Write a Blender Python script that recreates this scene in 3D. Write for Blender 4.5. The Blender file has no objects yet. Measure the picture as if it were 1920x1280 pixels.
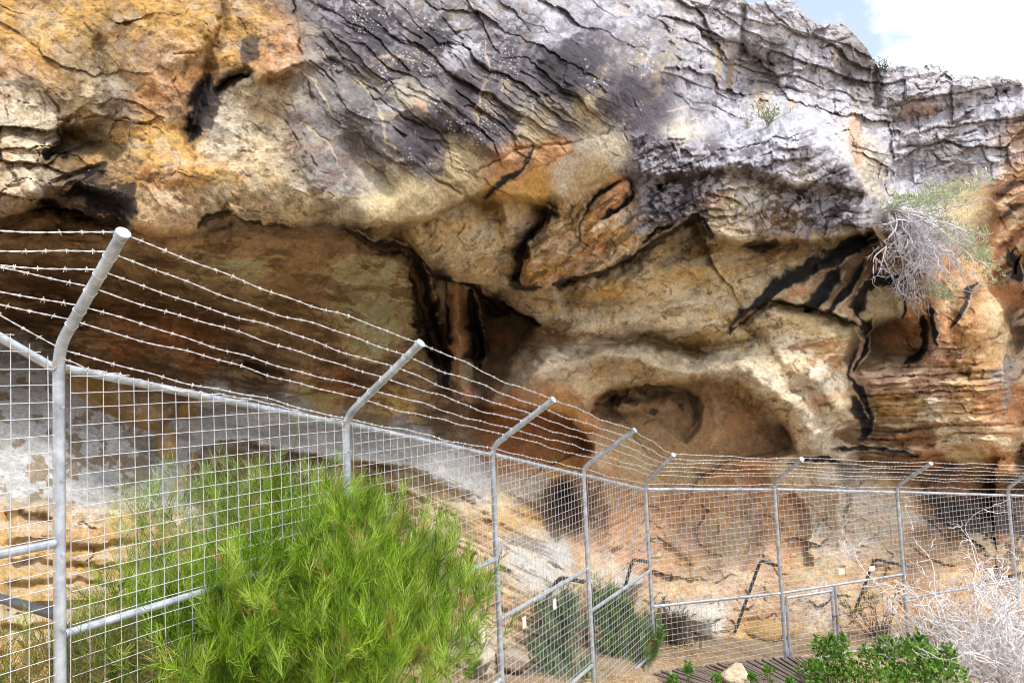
import bpy, math, time
import numpy as np
from mathutils import Vector, Matrix

T0 = time.time()
R = math.radians
sc = bpy.context.scene
col = sc.collection

# ------------------------------------------------------------------ camera
F_PX, W_PX, H_PX = 1330.0, 1920.0, 1280.0        # focal length in photo pixels
PITCH, ROLL = R(3.66), R(2.58)
CAM = np.array([0.0, 0.0, 0.0])
cam_d = bpy.data.cameras.new('camera')
cam_d.sensor_width = 36.0
cam_d.lens = F_PX / W_PX * 36.0
cam_d.clip_start, cam_d.clip_end = 0.05, 3000.0
cam = bpy.data.objects.new('camera', cam_d)
col.objects.link(cam)
sc.camera = cam
_m = Matrix.Rotation(R(90) + PITCH, 4, 'X') @ Matrix.Rotation(-ROLL, 4, 'Z')
cam.matrix_world = _m
_cr, _cu, _cf = [np.array(_m.col[i][:3]) for i in range(3)]
_cf = -_cf

# ------------------------------------------------------------------ world / sun / exposure
SUN_EL, SUN_AZ = R(64), R(128)        # azimuth clockwise from +Y: high on the right, a little behind the camera
wd = bpy.data.worlds.new('World'); sc.world = wd; wd.use_nodes = True
nt = wd.node_tree; nt.nodes.clear()
out = nt.nodes.new('ShaderNodeOutputWorld'); bg = nt.nodes.new('ShaderNodeBackground')
sky = nt.nodes.new('ShaderNodeTexSky'); sky.sky_type = 'NISHITA'; sky.sun_disc = False
sky.sun_elevation = SUN_EL; sky.sun_rotation = SUN_AZ
tc = nt.nodes.new('ShaderNodeTexCoord')
mp = nt.nodes.new('ShaderNodeMapping'); mp.inputs['Scale'].default_value = (1.0, 1.0, 1.8); mp.inputs['Location'].default_value = (-2.64, 4.956, -0.297)
cn = nt.nodes.new('ShaderNodeTexNoise'); cn.inputs['Scale'].default_value = 3.0; cn.inputs['Detail'].default_value = 9; cn.inputs['Roughness'].default_value = 0.56
cr = nt.nodes.new('ShaderNodeValToRGB'); cr.color_ramp.elements[0].position = 0.37; cr.color_ramp.elements[1].position = 0.48
mx = nt.nodes.new('ShaderNodeMix'); mx.data_type = 'RGBA'
mx.inputs['B'].default_value = (8.4, 8.5, 8.7, 1)
lift = nt.nodes.new('ShaderNodeMix'); lift.data_type = 'RGBA'; lift.inputs['Factor'].default_value = 0.22
lift.inputs['B'].default_value = (8.4, 8.5, 8.7, 1)
L = nt.links.new
L(tc.outputs['Generated'], mp.inputs['Vector']); L(mp.outputs['Vector'], cn.inputs['Vector'])
L(cn.outputs['Fac'], cr.inputs['Fac']); L(cr.outputs['Color'], mx.inputs['Factor'])
L(sky.outputs['Color'], lift.inputs['A']); L(lift.outputs['Result'], mx.inputs['A'])
L(mx.outputs['Result'], bg.inputs['Color']); L(bg.outputs['Background'], out.inputs['Surface'])
bg.inputs['Strength'].default_value = 0.125

sd_ = bpy.data.lights.new('sun', 'SUN'); sd_.energy = 2.3; sd_.angle = R(10); sd_.color = (1.0, 0.955, 0.89)
so = bpy.data.objects.new('sun', sd_); col.objects.link(so)
_sv = Vector((math.sin(SUN_AZ) * math.cos(SUN_EL), math.cos(SUN_AZ) * math.cos(SUN_EL), math.sin(SUN_EL)))
so.rotation_euler = _sv.to_track_quat('Z', 'Y').to_euler()

vs = sc.view_settings
vs.view_transform = 'Standard'; vs.look = 'None'; vs.gamma = 1.0; vs.use_curve_mapping = False
vs.exposure = 0.86
sc.cycles.pixel_filter_type = 'BLACKMAN_HARRIS'; sc.cycles.filter_width = 1.05
sc.cycles.max_bounces = 6; sc.cycles.diffuse_bounces = 4; sc.cycles.glossy_bounces = 2; sc.cycles.transmission_bounces = 3; sc.cycles.transparent_max_bounces = 4

# ------------------------------------------------------------------ helpers
def P(px, py, z):
    """world point(s) seen at photo pixel px,py at depth z metres along the view axis"""
    px = np.asarray(px, float); py = np.asarray(py, float); z = np.asarray(z, float)
    a = ((px - W_PX / 2) / F_PX * z)[..., None]; b = (-(py - H_PX / 2) / F_PX * z)[..., None]
    return CAM + a * _cr + b * _cu + z[..., None] * _cf

def px_of(p):
    d = np.asarray(p) - CAM
    z = d @ _cf
    return (d @ _cr) / z * F_PX + W_PX / 2, -(d @ _cu) / z * F_PX + H_PX / 2, z

def tag(o, label=None, cat=None, group=None, kind=None):
    if label: o['label'] = label
    if cat: o['category'] = cat
    if group: o['group'] = group
    if kind: o['kind'] = kind
    return o

def empty(name, loc=(0, 0, 0)):
    o = bpy.data.objects.new(name, None); o.empty_display_size = 0.2
    o.location = loc; col.objects.link(o); return o

def obj_np(name, verts, faces, mat, parent=None, smooth=True, colors=None, normals=None, attrs=None):
    verts = np.asarray(verts, np.float32).reshape(-1, 3); faces = np.asarray(faces, np.int32)
    if parent is not None:
        verts = verts - np.array(parent.location, np.float32)
        q = parent.parent
        while q is not None:
            verts = verts - np.array(q.location, np.float32); q = q.parent
    k = faces.shape[1]
    me = bpy.data.meshes.new(name)
    me.vertices.add(len(verts)); me.vertices.foreach_set('co', verts.ravel())
    me.loops.add(faces.size); me.loops.foreach_set('vertex_index', faces.ravel())
    me.polygons.add(len(faces))
    me.polygons.foreach_set('loop_start', np.arange(0, faces.size, k, dtype=np.int32))
    try:
        me.polygons.foreach_set('loop_total', np.full(len(faces), k, np.int32))
    except Exception:
        pass
    me.update(calc_edges=True)
    me.polygons.foreach_set('use_smooth', np.full(len(faces), bool(smooth)))
    if colors is not None:
        a = me.color_attributes.new('Col', 'FLOAT_COLOR', 'POINT')
        c = np.ones((len(verts), 4), np.float32); c[:, :3] = colors
        a.data.foreach_set('color', c.ravel())
    if attrs:
        for an, av in attrs.items():
            a = me.attributes.new(an, 'FLOAT', 'POINT'); a.data.foreach_set('value', np.asarray(av, np.float32))
    me.materials.append(mat)
    if normals is not None:
        me.normals_split_custom_set_from_vertices(normals.astype(np.float32))
    me.update()
    o = bpy.data.objects.new(name, me); col.objects.link(o)
    if parent is not None: o.parent = parent
    return o

class MB:
    """collects quads"""
    def __init__(s): s.v = []; s.f = []; s.n = 0
    def add(s, v, f):
        v = np.asarray(v, float).reshape(-1, 3); f = np.asarray(f, int)
        s.v.append(v); s.f.append(f + s.n); s.n += len(v); return s
    def tube(s, pts, r, sides=8, caps=True):
        pts = np.asarray(pts, float); n = len(pts); r = np.broadcast_to(np.asarray(r, float), (n,))
        t = np.gradient(pts, axis=0); t /= np.linalg.norm(t, axis=1)[:, None] + 1e-12
        up = np.array([0, 0, 1.0]) if abs(t[0][2]) < 0.9 else np.array([1.0, 0, 0])
        a = np.cross(t[0], up); a /= np.linalg.norm(a)
        rings = []
        for i in range(n):
            a = a - t[i] * (a @ t[i]); a /= np.linalg.norm(a) + 1e-12
            b = np.cross(t[i], a)
            ang = np.arange(sides) / sides * 2 * np.pi
            rings.append(pts[i] + r[i] * (np.cos(ang)[:, None] * a + np.sin(ang)[:, None] * b))
        v = np.concatenate(rings)
        f = []
        for i in range(n - 1):
            for j in range(sides):
                k = (j + 1) % sides
                f.append((i * sides + j, i * sides + k, (i + 1) * sides + k, (i + 1) * sides + j))
        if caps:
            c0, c1 = len(v), len(v) + 1
            v = np.concatenate([v, pts[:1], pts[-1:]])
            for j in range(sides):
                k = (j + 1) % sides
                f.append((c0, k, j, c0)); f.append((c1, (n - 1) * sides + j, (n - 1) * sides + k, c1))
            s.tri = True
        return s.add(v, f)
    def box(s, c, ax, ay, az):
        c, ax, ay, az = [np.asarray(q, float) for q in (c, ax, ay, az)]
        v = [c + i * ax + j * ay + k * az for i in (-1, 1) for j in (-1, 1) for k in (-1, 1)]
        return s.add(v, [(0, 1, 3, 2), (4, 6, 7, 5), (0, 4, 5, 1), (2, 3, 7, 6), (0, 2, 6, 4), (1, 5, 7, 3)])
    def build(s, name, mat, parent=None, smooth=True):
        v = np.concatenate(s.v); f = np.concatenate(s.f)
        if parent is not None:
            v = v - np.array(parent.location)
            q = parent.parent
            while q is not None: v = v - np.array(q.location); q = q.parent
        me = bpy.data.meshes.new(name)
        me.from_pydata(v.tolist(), [], [tuple(dict.fromkeys(q)) for q in f.tolist()])
        for p in me.polygons: p.use_smooth = smooth
        if smooth: me.set_sharp_from_angle(angle=R(50))
        me.materials.append(mat); me.update()
        o = bpy.data.objects.new(name, me); col.objects.link(o)
        if parent is not None: o.parent = parent
        return o

def many_tubes(pl, rad, sides=3):
    """pl (N,K,3) polylines, rad (N,K) -> verts, quads"""
    N, K, _ = pl.shape
    t = np.gradient(pl, axis=1); t /= np.linalg.norm(t, axis=2, keepdims=True) + 1e-9
    ref = np.where(np.abs(t[..., 2:3]) < 0.85, np.array([0, 0, 1.0]), np.array([1.0, 0, 0]))
    a = np.cross(t, ref); a /= np.linalg.norm(a, axis=2, keepdims=True) + 1e-9
    b = np.cross(t, a)
    ang = np.arange(sides) / sides * 2 * np.pi
    v = pl[:, :, None, :] + rad[:, :, None, None] * (np.cos(ang)[None, None, :, None] * a[:, :, None, :] + np.sin(ang)[None, None, :, None] * b[:, :, None, :])
    i = np.arange(N)[:, None, None] * K * sides; k = np.arange(K - 1)[None, :, None] * sides; j = np.arange(sides)[None, None, :]; j2 = (j + 1) % sides
    f = np.stack([i + k + j, i + k + j2, i + k + sides + j2, i + k + sides + j], -1).reshape(-1, 4)
    return v.reshape(-1, 3), f

def ribbons(pl, wid, side):
    """pl (N,K,3), wid (N,K), side (N,3) -> flat leaf strips"""
    N, K, _ = pl.shape
    o = side[:, None, :] * wid[..., None] * 0.5
    v = np.stack([pl - o, pl + o], 2).reshape(-1, 3)
    i = np.arange(N)[:, None] * K * 2; k = np.arange(K - 1)[None, :] * 2
    f = np.stack([i + k, i + k + 1, i + k + 3, i + k + 2], -1).reshape(-1, 4)
    return v, f

def _hash(ix, iy, iz, seed):
    h = (ix.astype(np.uint32) * np.uint32(374761393) + iy.astype(np.uint32) * np.uint32(668265263)
         + iz.astype(np.uint32) * np.uint32(2147483647 & 1274126177) + np.uint32((seed * 362437 + 77) & 0xffffffff))
    h = (h ^ (h >> np.uint32(13))) * np.uint32(1274126177)
    h = (h ^ (h >> np.uint32(16))) * np.uint32(2246822519)
    return ((h ^ (h >> np.uint32(15))) & np.uint32(0xffffff)).astype(np.float32) / np.float32(0xffffff)

def vnoise(x, y, z, seed=0):
    """3-D value noise, about -1..1"""
    x = np.asarray(x, np.float32); y = np.asarray(y, np.float32); z = np.asarray(z, np.float32)
    x, y, z = np.broadcast_arrays(x, y, z)
    fx, fy, fz = np.floor(x), np.floor(y), np.floor(z)
    ix, iy, iz = fx.astype(np.int32), fy.astype(np.int32), fz.astype(np.int32)
    tx, ty, tz = x - fx, y - fy, z - fz
    tx = tx * tx * tx * (tx * (tx * 6 - 15) + 10); ty = ty * ty * ty * (ty * (ty * 6 - 15) + 10); tz = tz * tz * tz * (tz * (tz * 6 - 15) + 10)
    r = 0
    for dx in (0, 1):
        wx = tx if dx else 1 - tx
        for dy in (0, 1):
            wy = ty if dy else 1 - ty
            for dz in (0, 1):
                wz = tz if dz else 1 - tz
                r = r + wx * wy * wz * _hash(ix + dx, iy + dy, iz + dz, seed)
    return r * 2 - 1

def vnoise2(x, y, seed=0):
    x = np.asarray(x, np.float32); y = np.asarray(y, np.float32)
    fx, fy = np.floor(x), np.floor(y)
    ix, iy = fx.astype(np.int32), fy.astype(np.int32)
    tx, ty = x - fx, y - fy
    tx = tx * tx * tx * (tx * (tx * 6 - 15) + 10); ty = ty * ty * ty * (ty * (ty * 6 - 15) + 10)
    z = np.zeros_like(ix)
    a, b = _hash(ix, iy, z, seed), _hash(ix + 1, iy, z, seed)
    c, d = _hash(ix, iy + 1, z, seed), _hash(ix + 1, iy + 1, z, seed)
    return ((a * (1 - tx) + b * tx) * (1 - ty) + (c * (1 - tx) + d * tx) * ty) * 2 - 1

def fbm2(x, y, oct=4, seed=0, gain=0.5):
    r, a, t = 0, 1.0, 0
    for i in range(oct):
        r = r + a * vnoise2(x, y, seed + i * 13); t += a; a *= gain
        x, y = (0.8 * x - 0.6 * y) * 2.03 + 17.1, (0.6 * x + 0.8 * y) * 2.03 + 5.3
    return r / t

def ridge2(x, y, oct=3, seed=0):
    r, a, t = 0, 1.0, 0
    for i in range(oct):
        r = r + a * (1 - np.abs(vnoise2(x, y, seed + i * 13))); t += a; a *= 0.5
        x, y = (0.8 * x - 0.6 * y) * 2.03 + 17.1, (0.6 * x + 0.8 * y) * 2.03 + 5.3
    return r / t

def cells2(x, y, seed=0):
    """F1, F2, id random, offset to nearest point"""
    x = np.asarray(x, np.float32); y = np.asarray(y, np.float32)
    bx, by = np.floor(x).astype(np.int32), np.floor(y).astype(np.int32)
    f1 = np.full(x.shape, 9.0, np.float32); f2 = f1.copy(); idr = np.zeros_like(f1); ox = np.zeros_like(f1); oy = np.zeros_like(f1)
    z0 = np.zeros_like(bx)
    for dx in (-1, 0, 1):
        for dy in (-1, 0, 1):
            cx, cy = bx + dx, by + dy
            qx = cx + 0.5 + 0.85 * (_hash(cx, cy, z0, seed) - 0.5); qy = cy + 0.5 + 0.85 * (_hash(cx, cy, z0 + 1, seed) - 0.5)
            ddx, ddy = (x - qx).astype(np.float32), (y - qy).astype(np.float32)
            d = np.sqrt(ddx * ddx + ddy * ddy)
            n = d < f1
            f2 = np.where(n, f1, np.minimum(f2, d)); f1 = np.where(n, d, f1)
            idr = np.where(n, _hash(cx, cy, z0 + 2, seed), idr); ox = np.where(n, ddx, ox); oy = np.where(n, ddy, oy)
    return f1, f2, idr, ox, oy

def sstep(a, b, x):
    t = np.clip((x - a) / (b - a), 0, 1); return t * t * (3 - 2 * t)

def catmull(pts, n=3):
    p = np.asarray(pts, float)
    if len(p) < 3: return p
    q = np.vstack([2 * p[0] - p[1], p, 2 * p[-1] - p[-2]])
    o = []
    for i in range(1, len(q) - 2):
        for t in np.arange(n) / n:
            o.append(0.5 * (2 * q[i] + (q[i + 1] - q[i - 1]) * t + (2 * q[i - 1] - 5 * q[i] + 4 * q[i + 1] - q[i + 2]) * t * t
                            + (3 * q[i] - q[i - 1] - 3 * q[i + 1] + q[i + 2]) * t ** 3))
    o.append(p[-1]); return np.array(o)

def in_poly(x, y, poly):
    r = np.zeros(x.shape, bool); n = len(poly); j = n - 1
    for i in range(n):
        xi, yi = poly[i]; xj, yj = poly[j]
        c = ((yi > y) != (yj > y)) & (x < (xj - xi) * (y - yi) / (yj - yi + 1e-9) + xi)
        r ^= c; j = i
    return r

# ------------------------------------------------------------------ materials
def nodes(name):
    m = bpy.data.materials.new(name); m.use_nodes = True
    n = m.node_tree; b = n.nodes['Principled BSDF']
    return m, n, b

def mat_rock(name='weathered_sandstone', attr=True, base=(0.4, 0.3, 0.2), bump=0.85, scale=1.0):
    m, n, b = nodes(name); N = n.nodes.new; Lk = n.links.new
    b.inputs['Roughness'].default_value = 0.86; b.inputs['Specular IOR Level'].default_value = 0.22
    t = N('ShaderNodeTexCoord')
    if attr:
        a = N('ShaderNodeAttribute'); a.attribute_name = 'Col'; c0 = a.outputs['Color']
    else:
        a = N('ShaderNodeRGB'); a.outputs[0].default_value = (*base, 1); c0 = a.outputs[0]
    n1 = N('ShaderNodeTexNoise'); n1.inputs['Scale'].default_value = 26 * scale; n1.inputs['Detail'].default_value = 7; n1.inputs['Roughness'].default_value = 0.68
    n2 = N('ShaderNodeTexNoise'); n2.inputs['Scale'].default_value = 5.5 * scale; n2.inputs['Detail'].default_value = 6; n2.inputs['Roughness'].default_value = 0.62; n2.inputs['Distortion'].default_value = 0.8
    for q in (n1, n2): Lk(t.outputs['Object'], q.inputs['Vector'])
    r1 = N('ShaderNodeMapRange'); r1.inputs['From Min'].default_value = 0.3; r1.inputs['From Max'].default_value = 0.7; r1.inputs['To Min'].default_value = 0.74; r1.inputs['To Max'].default_value = 1.24
    r2 = N('ShaderNodeMapRange'); r2.inputs['From Min'].default_value = 0.3; r2.inputs['From Max'].default_value = 0.7; r2.inputs['To Min'].default_value = 0.78; r2.inputs['To Max'].default_value = 1.2
    Lk(n1.outputs['Fac'], r1.inputs['Value']); Lk(n2.outputs['Fac'], r2.inputs['Value'])
    mu = N('ShaderNodeMath'); mu.operation = 'MULTIPLY'; Lk(r1.outputs[0], mu.inputs[0]); Lk(r2.outputs[0], mu.inputs[1])
    np_ = N('ShaderNodeTexNoise'); np_.inputs['Scale'].default_value = 44 * scale; np_.inputs['Detail'].default_value = 3; np_.inputs['Roughness'].default_value = 0.6; np_.inputs['Distortion'].default_value = 0.6
    Lk(t.outputs['Object'], np_.inputs['Vector'])
    rp_ = N('ShaderNodeMapRange'); rp_.inputs['From Min'].default_value = 0.60; rp_.inputs['From Max'].default_value = 0.66; rp_.inputs['To Min'].default_value = 1.0; rp_.inputs['To Max'].default_value = 0.7
    Lk(np_.outputs['Fac'], rp_.inputs['Value'])
    mu2 = N('ShaderNodeMath'); mu2.operation = 'MULTIPLY'; Lk(mu.outputs[0], mu2.inputs[0]); Lk(rp_.outputs[0], mu2.inputs[1])
    vm = N('ShaderNodeVectorMath'); vm.operation = 'SCALE'; Lk(c0, vm.inputs[0]); Lk(mu2.outputs[0], vm.inputs['Scale'])
    Lk(vm.outputs['Vector'], b.inputs['Base Color'])
    bw_ = N('ShaderNodeRGBToBW'); Lk(c0, bw_.inputs[0])
    rr_ = N('ShaderNodeMapRange'); rr_.inputs['From Min'].default_value = 0.012; rr_.inputs['From Max'].default_value = 0.07; rr_.inputs['To Min'].default_value = 0.42; rr_.inputs['To Max'].default_value = 0.86
    Lk(bw_.outputs[0], rr_.inputs['Value']); Lk(rr_.outputs[0], b.inputs['Roughness'])
    n3 = N('ShaderNodeTexNoise'); n3.inputs['Scale'].default_value = 60 * scale; n3.inputs['Detail'].default_value = 5; n3.inputs['Roughness'].default_value = 0.7
    Lk(t.outputs['Object'], n3.inputs['Vector'])
    ad = N('ShaderNodeMath'); ad.operation = 'MULTIPLY_ADD'; ad.inputs[1].default_value = 2.2
    Lk(n1.outputs['Fac'], ad.inputs[0]); Lk(n3.outputs['Fac'], ad.inputs[2])
    bp = N('ShaderNodeBump'); bp.inputs['Strength'].default_value = bump; bp.inputs['Distance'].default_value = 0.02 / scale
    Lk(ad.outputs[0], bp.inputs['Height']); Lk(bp.outputs['Normal'], b.inputs['Normal'])
    return m

def mat_simple(name, c, rough=0.5, metal=0.0, vary=0.25, scale=20.0, bump=0.0, attr=False, transl=0.0, spec=0.5):
    m, n, b = nodes(name); N = n.nodes.new; Lk = n.links.new
    b.inputs['Roughness'].default_value = rough; b.inputs['Metallic'].default_value = metal; b.inputs['Specular IOR Level'].default_value = spec
    t = N('ShaderNodeTexCoord'); q = N('ShaderNodeTexNoise'); q.inputs['Scale'].default_value = scale; q.inputs['Detail'].default_value = 5
    q.inputs['Roughness'].default_value = 0.65
    Lk(t.outputs['Object'], q.inputs['Vector'])
    r = N('ShaderNodeMapRange'); r.inputs['From Min'].default_value = 0.3; r.inputs['From Max'].default_value = 0.7
    r.inputs['To Min'].default_value = 1 - vary; r.inputs['To Max'].default_value = 1 + vary
    Lk(q.outputs['Fac'], r.inputs['Value'])
    if attr:
        a = N('ShaderNodeAttribute'); a.attribute_name = 'Col'; c0 = a.outputs['Color']
    else:
        a = N('ShaderNodeRGB'); a.outputs[0].default_value = (*c, 1); c0 = a.outputs[0]
    vm = N('ShaderNodeVectorMath'); vm.operation = 'SCALE'; Lk(c0, vm.inputs[0]); Lk(r.outputs[0], vm.inputs['Scale'])
    Lk(vm.outputs['Vector'], b.inputs['Base Color'])
    if bump:
        bp = N('ShaderNodeBump'); bp.inputs['Strength'].default_value = bump; bp.inputs['Distance'].default_value = 0.004
        Lk(q.outputs['Fac'], bp.inputs['Height']); Lk(bp.outputs['Normal'], b.inputs['Normal'])
    if transl:
        tr = N('ShaderNodeBsdfTranslucent'); Lk(vm.outputs['Vector'], tr.inputs['Color'])
        ms = N('ShaderNodeMixShader'); ms.inputs[0].default_value = transl
        o = n.nodes['Material Output']
        Lk(b.outputs[0], ms.inputs[1]); Lk(tr.outputs[0], ms.inputs[2]); Lk(ms.outputs[0], o.inputs['Surface'])
    return m

M_ROCK = mat_rock()
M_GALV = mat_simple('galvanised_steel', (0.45, 0.50, 0.57), 0.42, 0.45, 0.40, 11, 0.12)
M_WIRE = mat_simple('galvanised_wire', (0.60, 0.62, 0.67), 0.45, 0.25, 0.12, 18)
M_BARB = mat_simple('barbed_wire_steel', (0.70, 0.71, 0.72), 0.45, 0.25, 0.2, 40)
M_DARKPIPE = mat_simple('dull_grey_pipe', (0.10, 0.115, 0.135), 0.5, 0.3, 0.25, 25)
M_RUST = mat_simple('rusted_steel', (0.16, 0.085, 0.05), 0.8, 0.2, 0.4, 60)
M_WELD = mat_simple('rust_tinged_weld', (0.36, 0.27, 0.20), 0.7, 0.2, 0.5, 70)
M_BRASS = mat_simple('brass', (0.55, 0.40, 0.14), 0.4, 0.6, 0.2, 40)
M_TAG = mat_simple('cream_plastic', (0.80, 0.76, 0.62), 0.5, 0, 0.06, 30)
M_GREEN = mat_simple('needle_leaf', (0.1, 0.2, 0.03), 0.42, 0, 0.2, 8, attr=True, transl=0.4, spec=0.4)
M_LEAF = mat_simple('broad_leaf', (0.1, 0.2, 0.03), 0.36, 0, 0.2, 30, attr=True, transl=0.3, spec=0.5)
M_TWIG = mat_simple('dry_grey_twig', (0.5, 0.46, 0.45), 0.8, 0, 0.25, 30, attr=True)
M_STEM = mat_simple('woody_stem', (0.16, 0.11, 0.07), 0.85, 0, 0.3, 40)
M_STRAW = mat_simple('dry_straw', (0.5, 0.36, 0.2), 0.8, 0, 0.25, 20, attr=True, transl=0.2)
M_WOOD = mat_simple('weathered_board', (0.13, 0.10, 0.085), 0.85, 0, 0.4, 22, 0.3)

# ------------------------------------------------------------------ the cliff: one continuous rock surface laid over depth soundings
def axis(lo, a, b, hi, step, coarse):
    return np.concatenate([np.arange(lo, a, coarse), np.arange(a, b, step), np.arange(b, hi + 1, coarse)]).astype(np.float32)
STEP = 1.9
uu = np.concatenate([np.arange(-1000, -240, 26.0), np.arange(-240, -30, 6.0), np.arange(-30, 1950, STEP), np.arange(1950, 2250, 6.0), np.arange(2250, 2801, 26.0)]).astype(np.float32)
vv = axis(-420, -24, 1304, 1560, STEP, 26.0)
U, V = np.meshgrid(uu, vv)

# skyline (photo pixels); above it the rock top runs away backwards
SKX = np.array([-1000, 0, 700, 1150, 1300, 1385, 1405, 1440, 1456, 1478, 1500, 1530, 1548, 1580, 1600, 1618, 1636, 1648, 1664, 1690, 1726, 1745, 1772, 1785, 1812, 1838, 1852, 1878, 1888, 1905, 1925, 2100, 2800])
SKY = np.array([-400, -390, -330, -170, -60, -6, 4, 6, -8, 2, 22, 46, 44, 45, 58, 78, 106, 124, 128, 124, 126, 116, 122, 134, 140, 146, 140, 152, 150, 150, 166, 190, 210])
sky_y = np.interp(uu, SKX, SKY).astype(np.float32)
sky_y = sky_y + 5.0 * fbm2(uu / 22.0, uu * 0 + 3.3, 4, 91) * sstep(1350, 1420, uu)

# depth soundings: photo x, photo y, metres
DEPTH = np.array([
 (-1000,-420,6.2),(-300,-420,6.6),(300,-420,7.4),(900,-420,10.0),(1400,-420,14.5),(1900,-420,17.5),(2800,-420,21),
 (-1000,0,4.8),(-400,0,5.2),(0,0,5.9),(300,0,6.15),(600,0,6.9),(800,0,7.8),(950,0,8.8),(1100,0,9.9),(1200,30,10.9),(1300,60,11.9),(1400,60,12.7),(1500,80,13.3),(1650,160,13.8),(1800,150,14.3),(1920,180,14.6),(2300,200,15.5),(2800,200,17),
 (-1000,250,4.3),(-400,250,4.8),(0,200,5.4),(150,120,5.7),(300,200,5.72),(450,120,6.2),(450,280,5.95),(600,200,6.3),(800,180,6.95),(900,100,7.8),(1000,180,7.9),(1150,150,9.0),(1230,200,9.7),(1280,150,10.8),(1330,200,11.8),(1400,170,12.9),(1550,190,13.3),(1750,240,14.0),(1900,260,14.4),
 (-1000,400,4.5),(-400,400,4.9),(0,300,5.25),(0,392,5.25),(150,330,5.5),(150,385,5.5),(300,340,5.6),(300,418,5.52),(450,396,5.82),(550,412,6.05),(700,330,6.5),(700,408,6.5),(850,300,7.2),(850,368,7.2),(1000,280,7.9),(1000,350,8.2),(1150,270,8.8),(1150,350,9.1),(1250,300,9.5),(1300,260,9.9),(1350,330,9.9),(1430,270,10.4),(1500,240,10.8),(1500,330,10.6),(1600,320,11.3),(1620,400,11.3),(1560,400,11.0),
 (1680,330,13.7),(1750,320,13.9),(1850,330,14.2),(1900,400,14.3),(1680,400,12.6),
 (-600,520,7.0),(0,480,6.1),(150,500,6.5),(300,490,6.6),(450,500,7.1),(600,480,7.4),(700,500,8.0),(-600,650,7.6),(0,600,8.0),(150,600,8.6),(300,620,9.3),(450,600,9.6),(600,580,9.8),(700,600,10.3),(600,680,10.6),(740,680,11.0),
 (800,450,7.6),(900,430,7.9),(960,500,8.7),(860,500,8.4),(810,600,11.5),(860,620,10.9),(920,600,11.3),(940,660,11.3),
 (1060,420,9.0),(1120,420,9.1),(1060,510,9.5),(1180,440,9.5),(1000,570,10.3),(1100,580,10.4),(1200,540,10.2),(1300,480,10.1),(1250,620,11.0),(1350,560,10.8),(1400,500,10.7),(1450,620,11.3),(1500,470,11.1),(1600,470,11.5),
 (0,690,7.0),(200,720,7.6),(350,760,8.2),(520,770,8.9),(700,790,9.7),(820,790,10.3),
 (-600,760,6.0),(0,770,5.9),(150,820,6.1),(0,900,5.3),(200,900,5.8),(350,840,6.8),(420,920,6.6),(560,830,7.9),(560,900,7.4),(700,860,8.4),(820,850,9.0),(900,890,9.6),
 (-600,1000,4.0),(0,945,4.9),(200,955,5.4),(350,980,5.9),(0,1050,4.5),(200,1070,5.0),(400,1100,5.7),(0,1200,4.1),(200,1230,4.5),(400,1260,5.1),
 (700,950,8.3),(850,980,8.6),(960,960,9.4),(1000,1060,8.9),(900,1080,8.2),(700,1100,7.2),(1000,1200,8.2),(1080,1150,9.0),(700,1250,6.6),(860,1250,7.2),
 (960,700,10.4),(1040,680,10.4),(1000,740,10.5),(1080,740,10.9),(960,800,11.3),(1040,820,11.6),(1000,870,11.5),(1100,900,11.6),(1060,950,12.2),(1130,980,11.2),(1180,1040,10.9),(1200,1120,10.6),(1150,1200,10.0),(1260,1200,10.3),
 (1130,700,11.2),(1200,660,11.2),(1280,690,11.6),(1150,780,11.9),(1220,780,12.0),(1290,780,12.1),(1250,850,12.3),(1180,860,12.1),
 (1350,690,11.6),(1440,740,11.7),(1500,800,12.0),(1520,720,11.6),(1560,660,11.6),(1560,800,11.9),(1400,790,12.2),(1450,830,12.3),(1350,840,12.4),
 (1300,900,12.6),(1450,880,12.5),(1300,980,12.3),(1420,980,12.4),(1330,1080,11.5),(1450,1080,11.6),(1400,1170,11.0),(1520,1150,11.3),(1520,980,12.6),(1600,960,12.2),(1560,880,12.2),(1650,900,12.4),(1620,1060,12.2),(1620,1150,11.6),
 (1650,600,12.3),(1560,560,11.7),(1700,560,12.2),(1650,650,12.4),(1720,640,12.2),(1750,680,12.0),(1700,760,12.0),(1780,760,11.9),(1640,800,12.0),(1720,840,12.1),(1820,800,12.0),(1860,830,12.3),(1850,720,12.2),(1880,740,12.6),(1750,500,12.2),(1800,540,12.4),(1850,610,12.5),(1700,480,12.1),(1780,450,12.9),
 (1860,480,14.2),(1915,520,15.0),(1930,650,15.4),(1960,800,15.6),(2200,600,15.5),(2200,900,15),(2800,700,16),
 (1700,930,12.9),(1780,920,14.0),(1850,900,14.4),(1910,920,15.0),(1760,990,13.7),(1860,1000,14.2),(1760,1080,13.0),(1880,1080,13.2),(1780,1180,11.9),(1900,1180,12.0),(2300,1150,11.8),
 (-600,1300,2.9),(0,1400,3.9),(300,1450,4.5),(700,1450,6.0),(1000,1400,7.3),(1200,1350,8.9),(1400,1290,10.2),(1600,1290,10.5),(1900,1300,10.7),(1400,1560,9.9),(1900,1560,10.2),(2800,1500,10.5),(0,1560,3.7),(700,1560,5.6),
])
c = DEPTH[:, :2] / 300.0
def tps(r): return r * r * np.log(r + 1e-6)
D = np.linalg.norm(c[:, None] - c[None], axis=2)
n_ = len(c); A = np.zeros((n_ + 3, n_ + 3)); A[:n_, :n_] = tps(D) + np.eye(n_) * 0.004
A[:n_, n_] = 1; A[:n_, n_ + 1:] = c; A[n_, :n_] = 1; A[n_ + 1:, :n_] = c.T
wts = np.linalg.solve(A, np.concatenate([np.log(DEPTH[:, 2]), np.zeros(3)]))
SUB = 4                                    # soundings are smooth: solve on every 4th line, interpolate between
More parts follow.
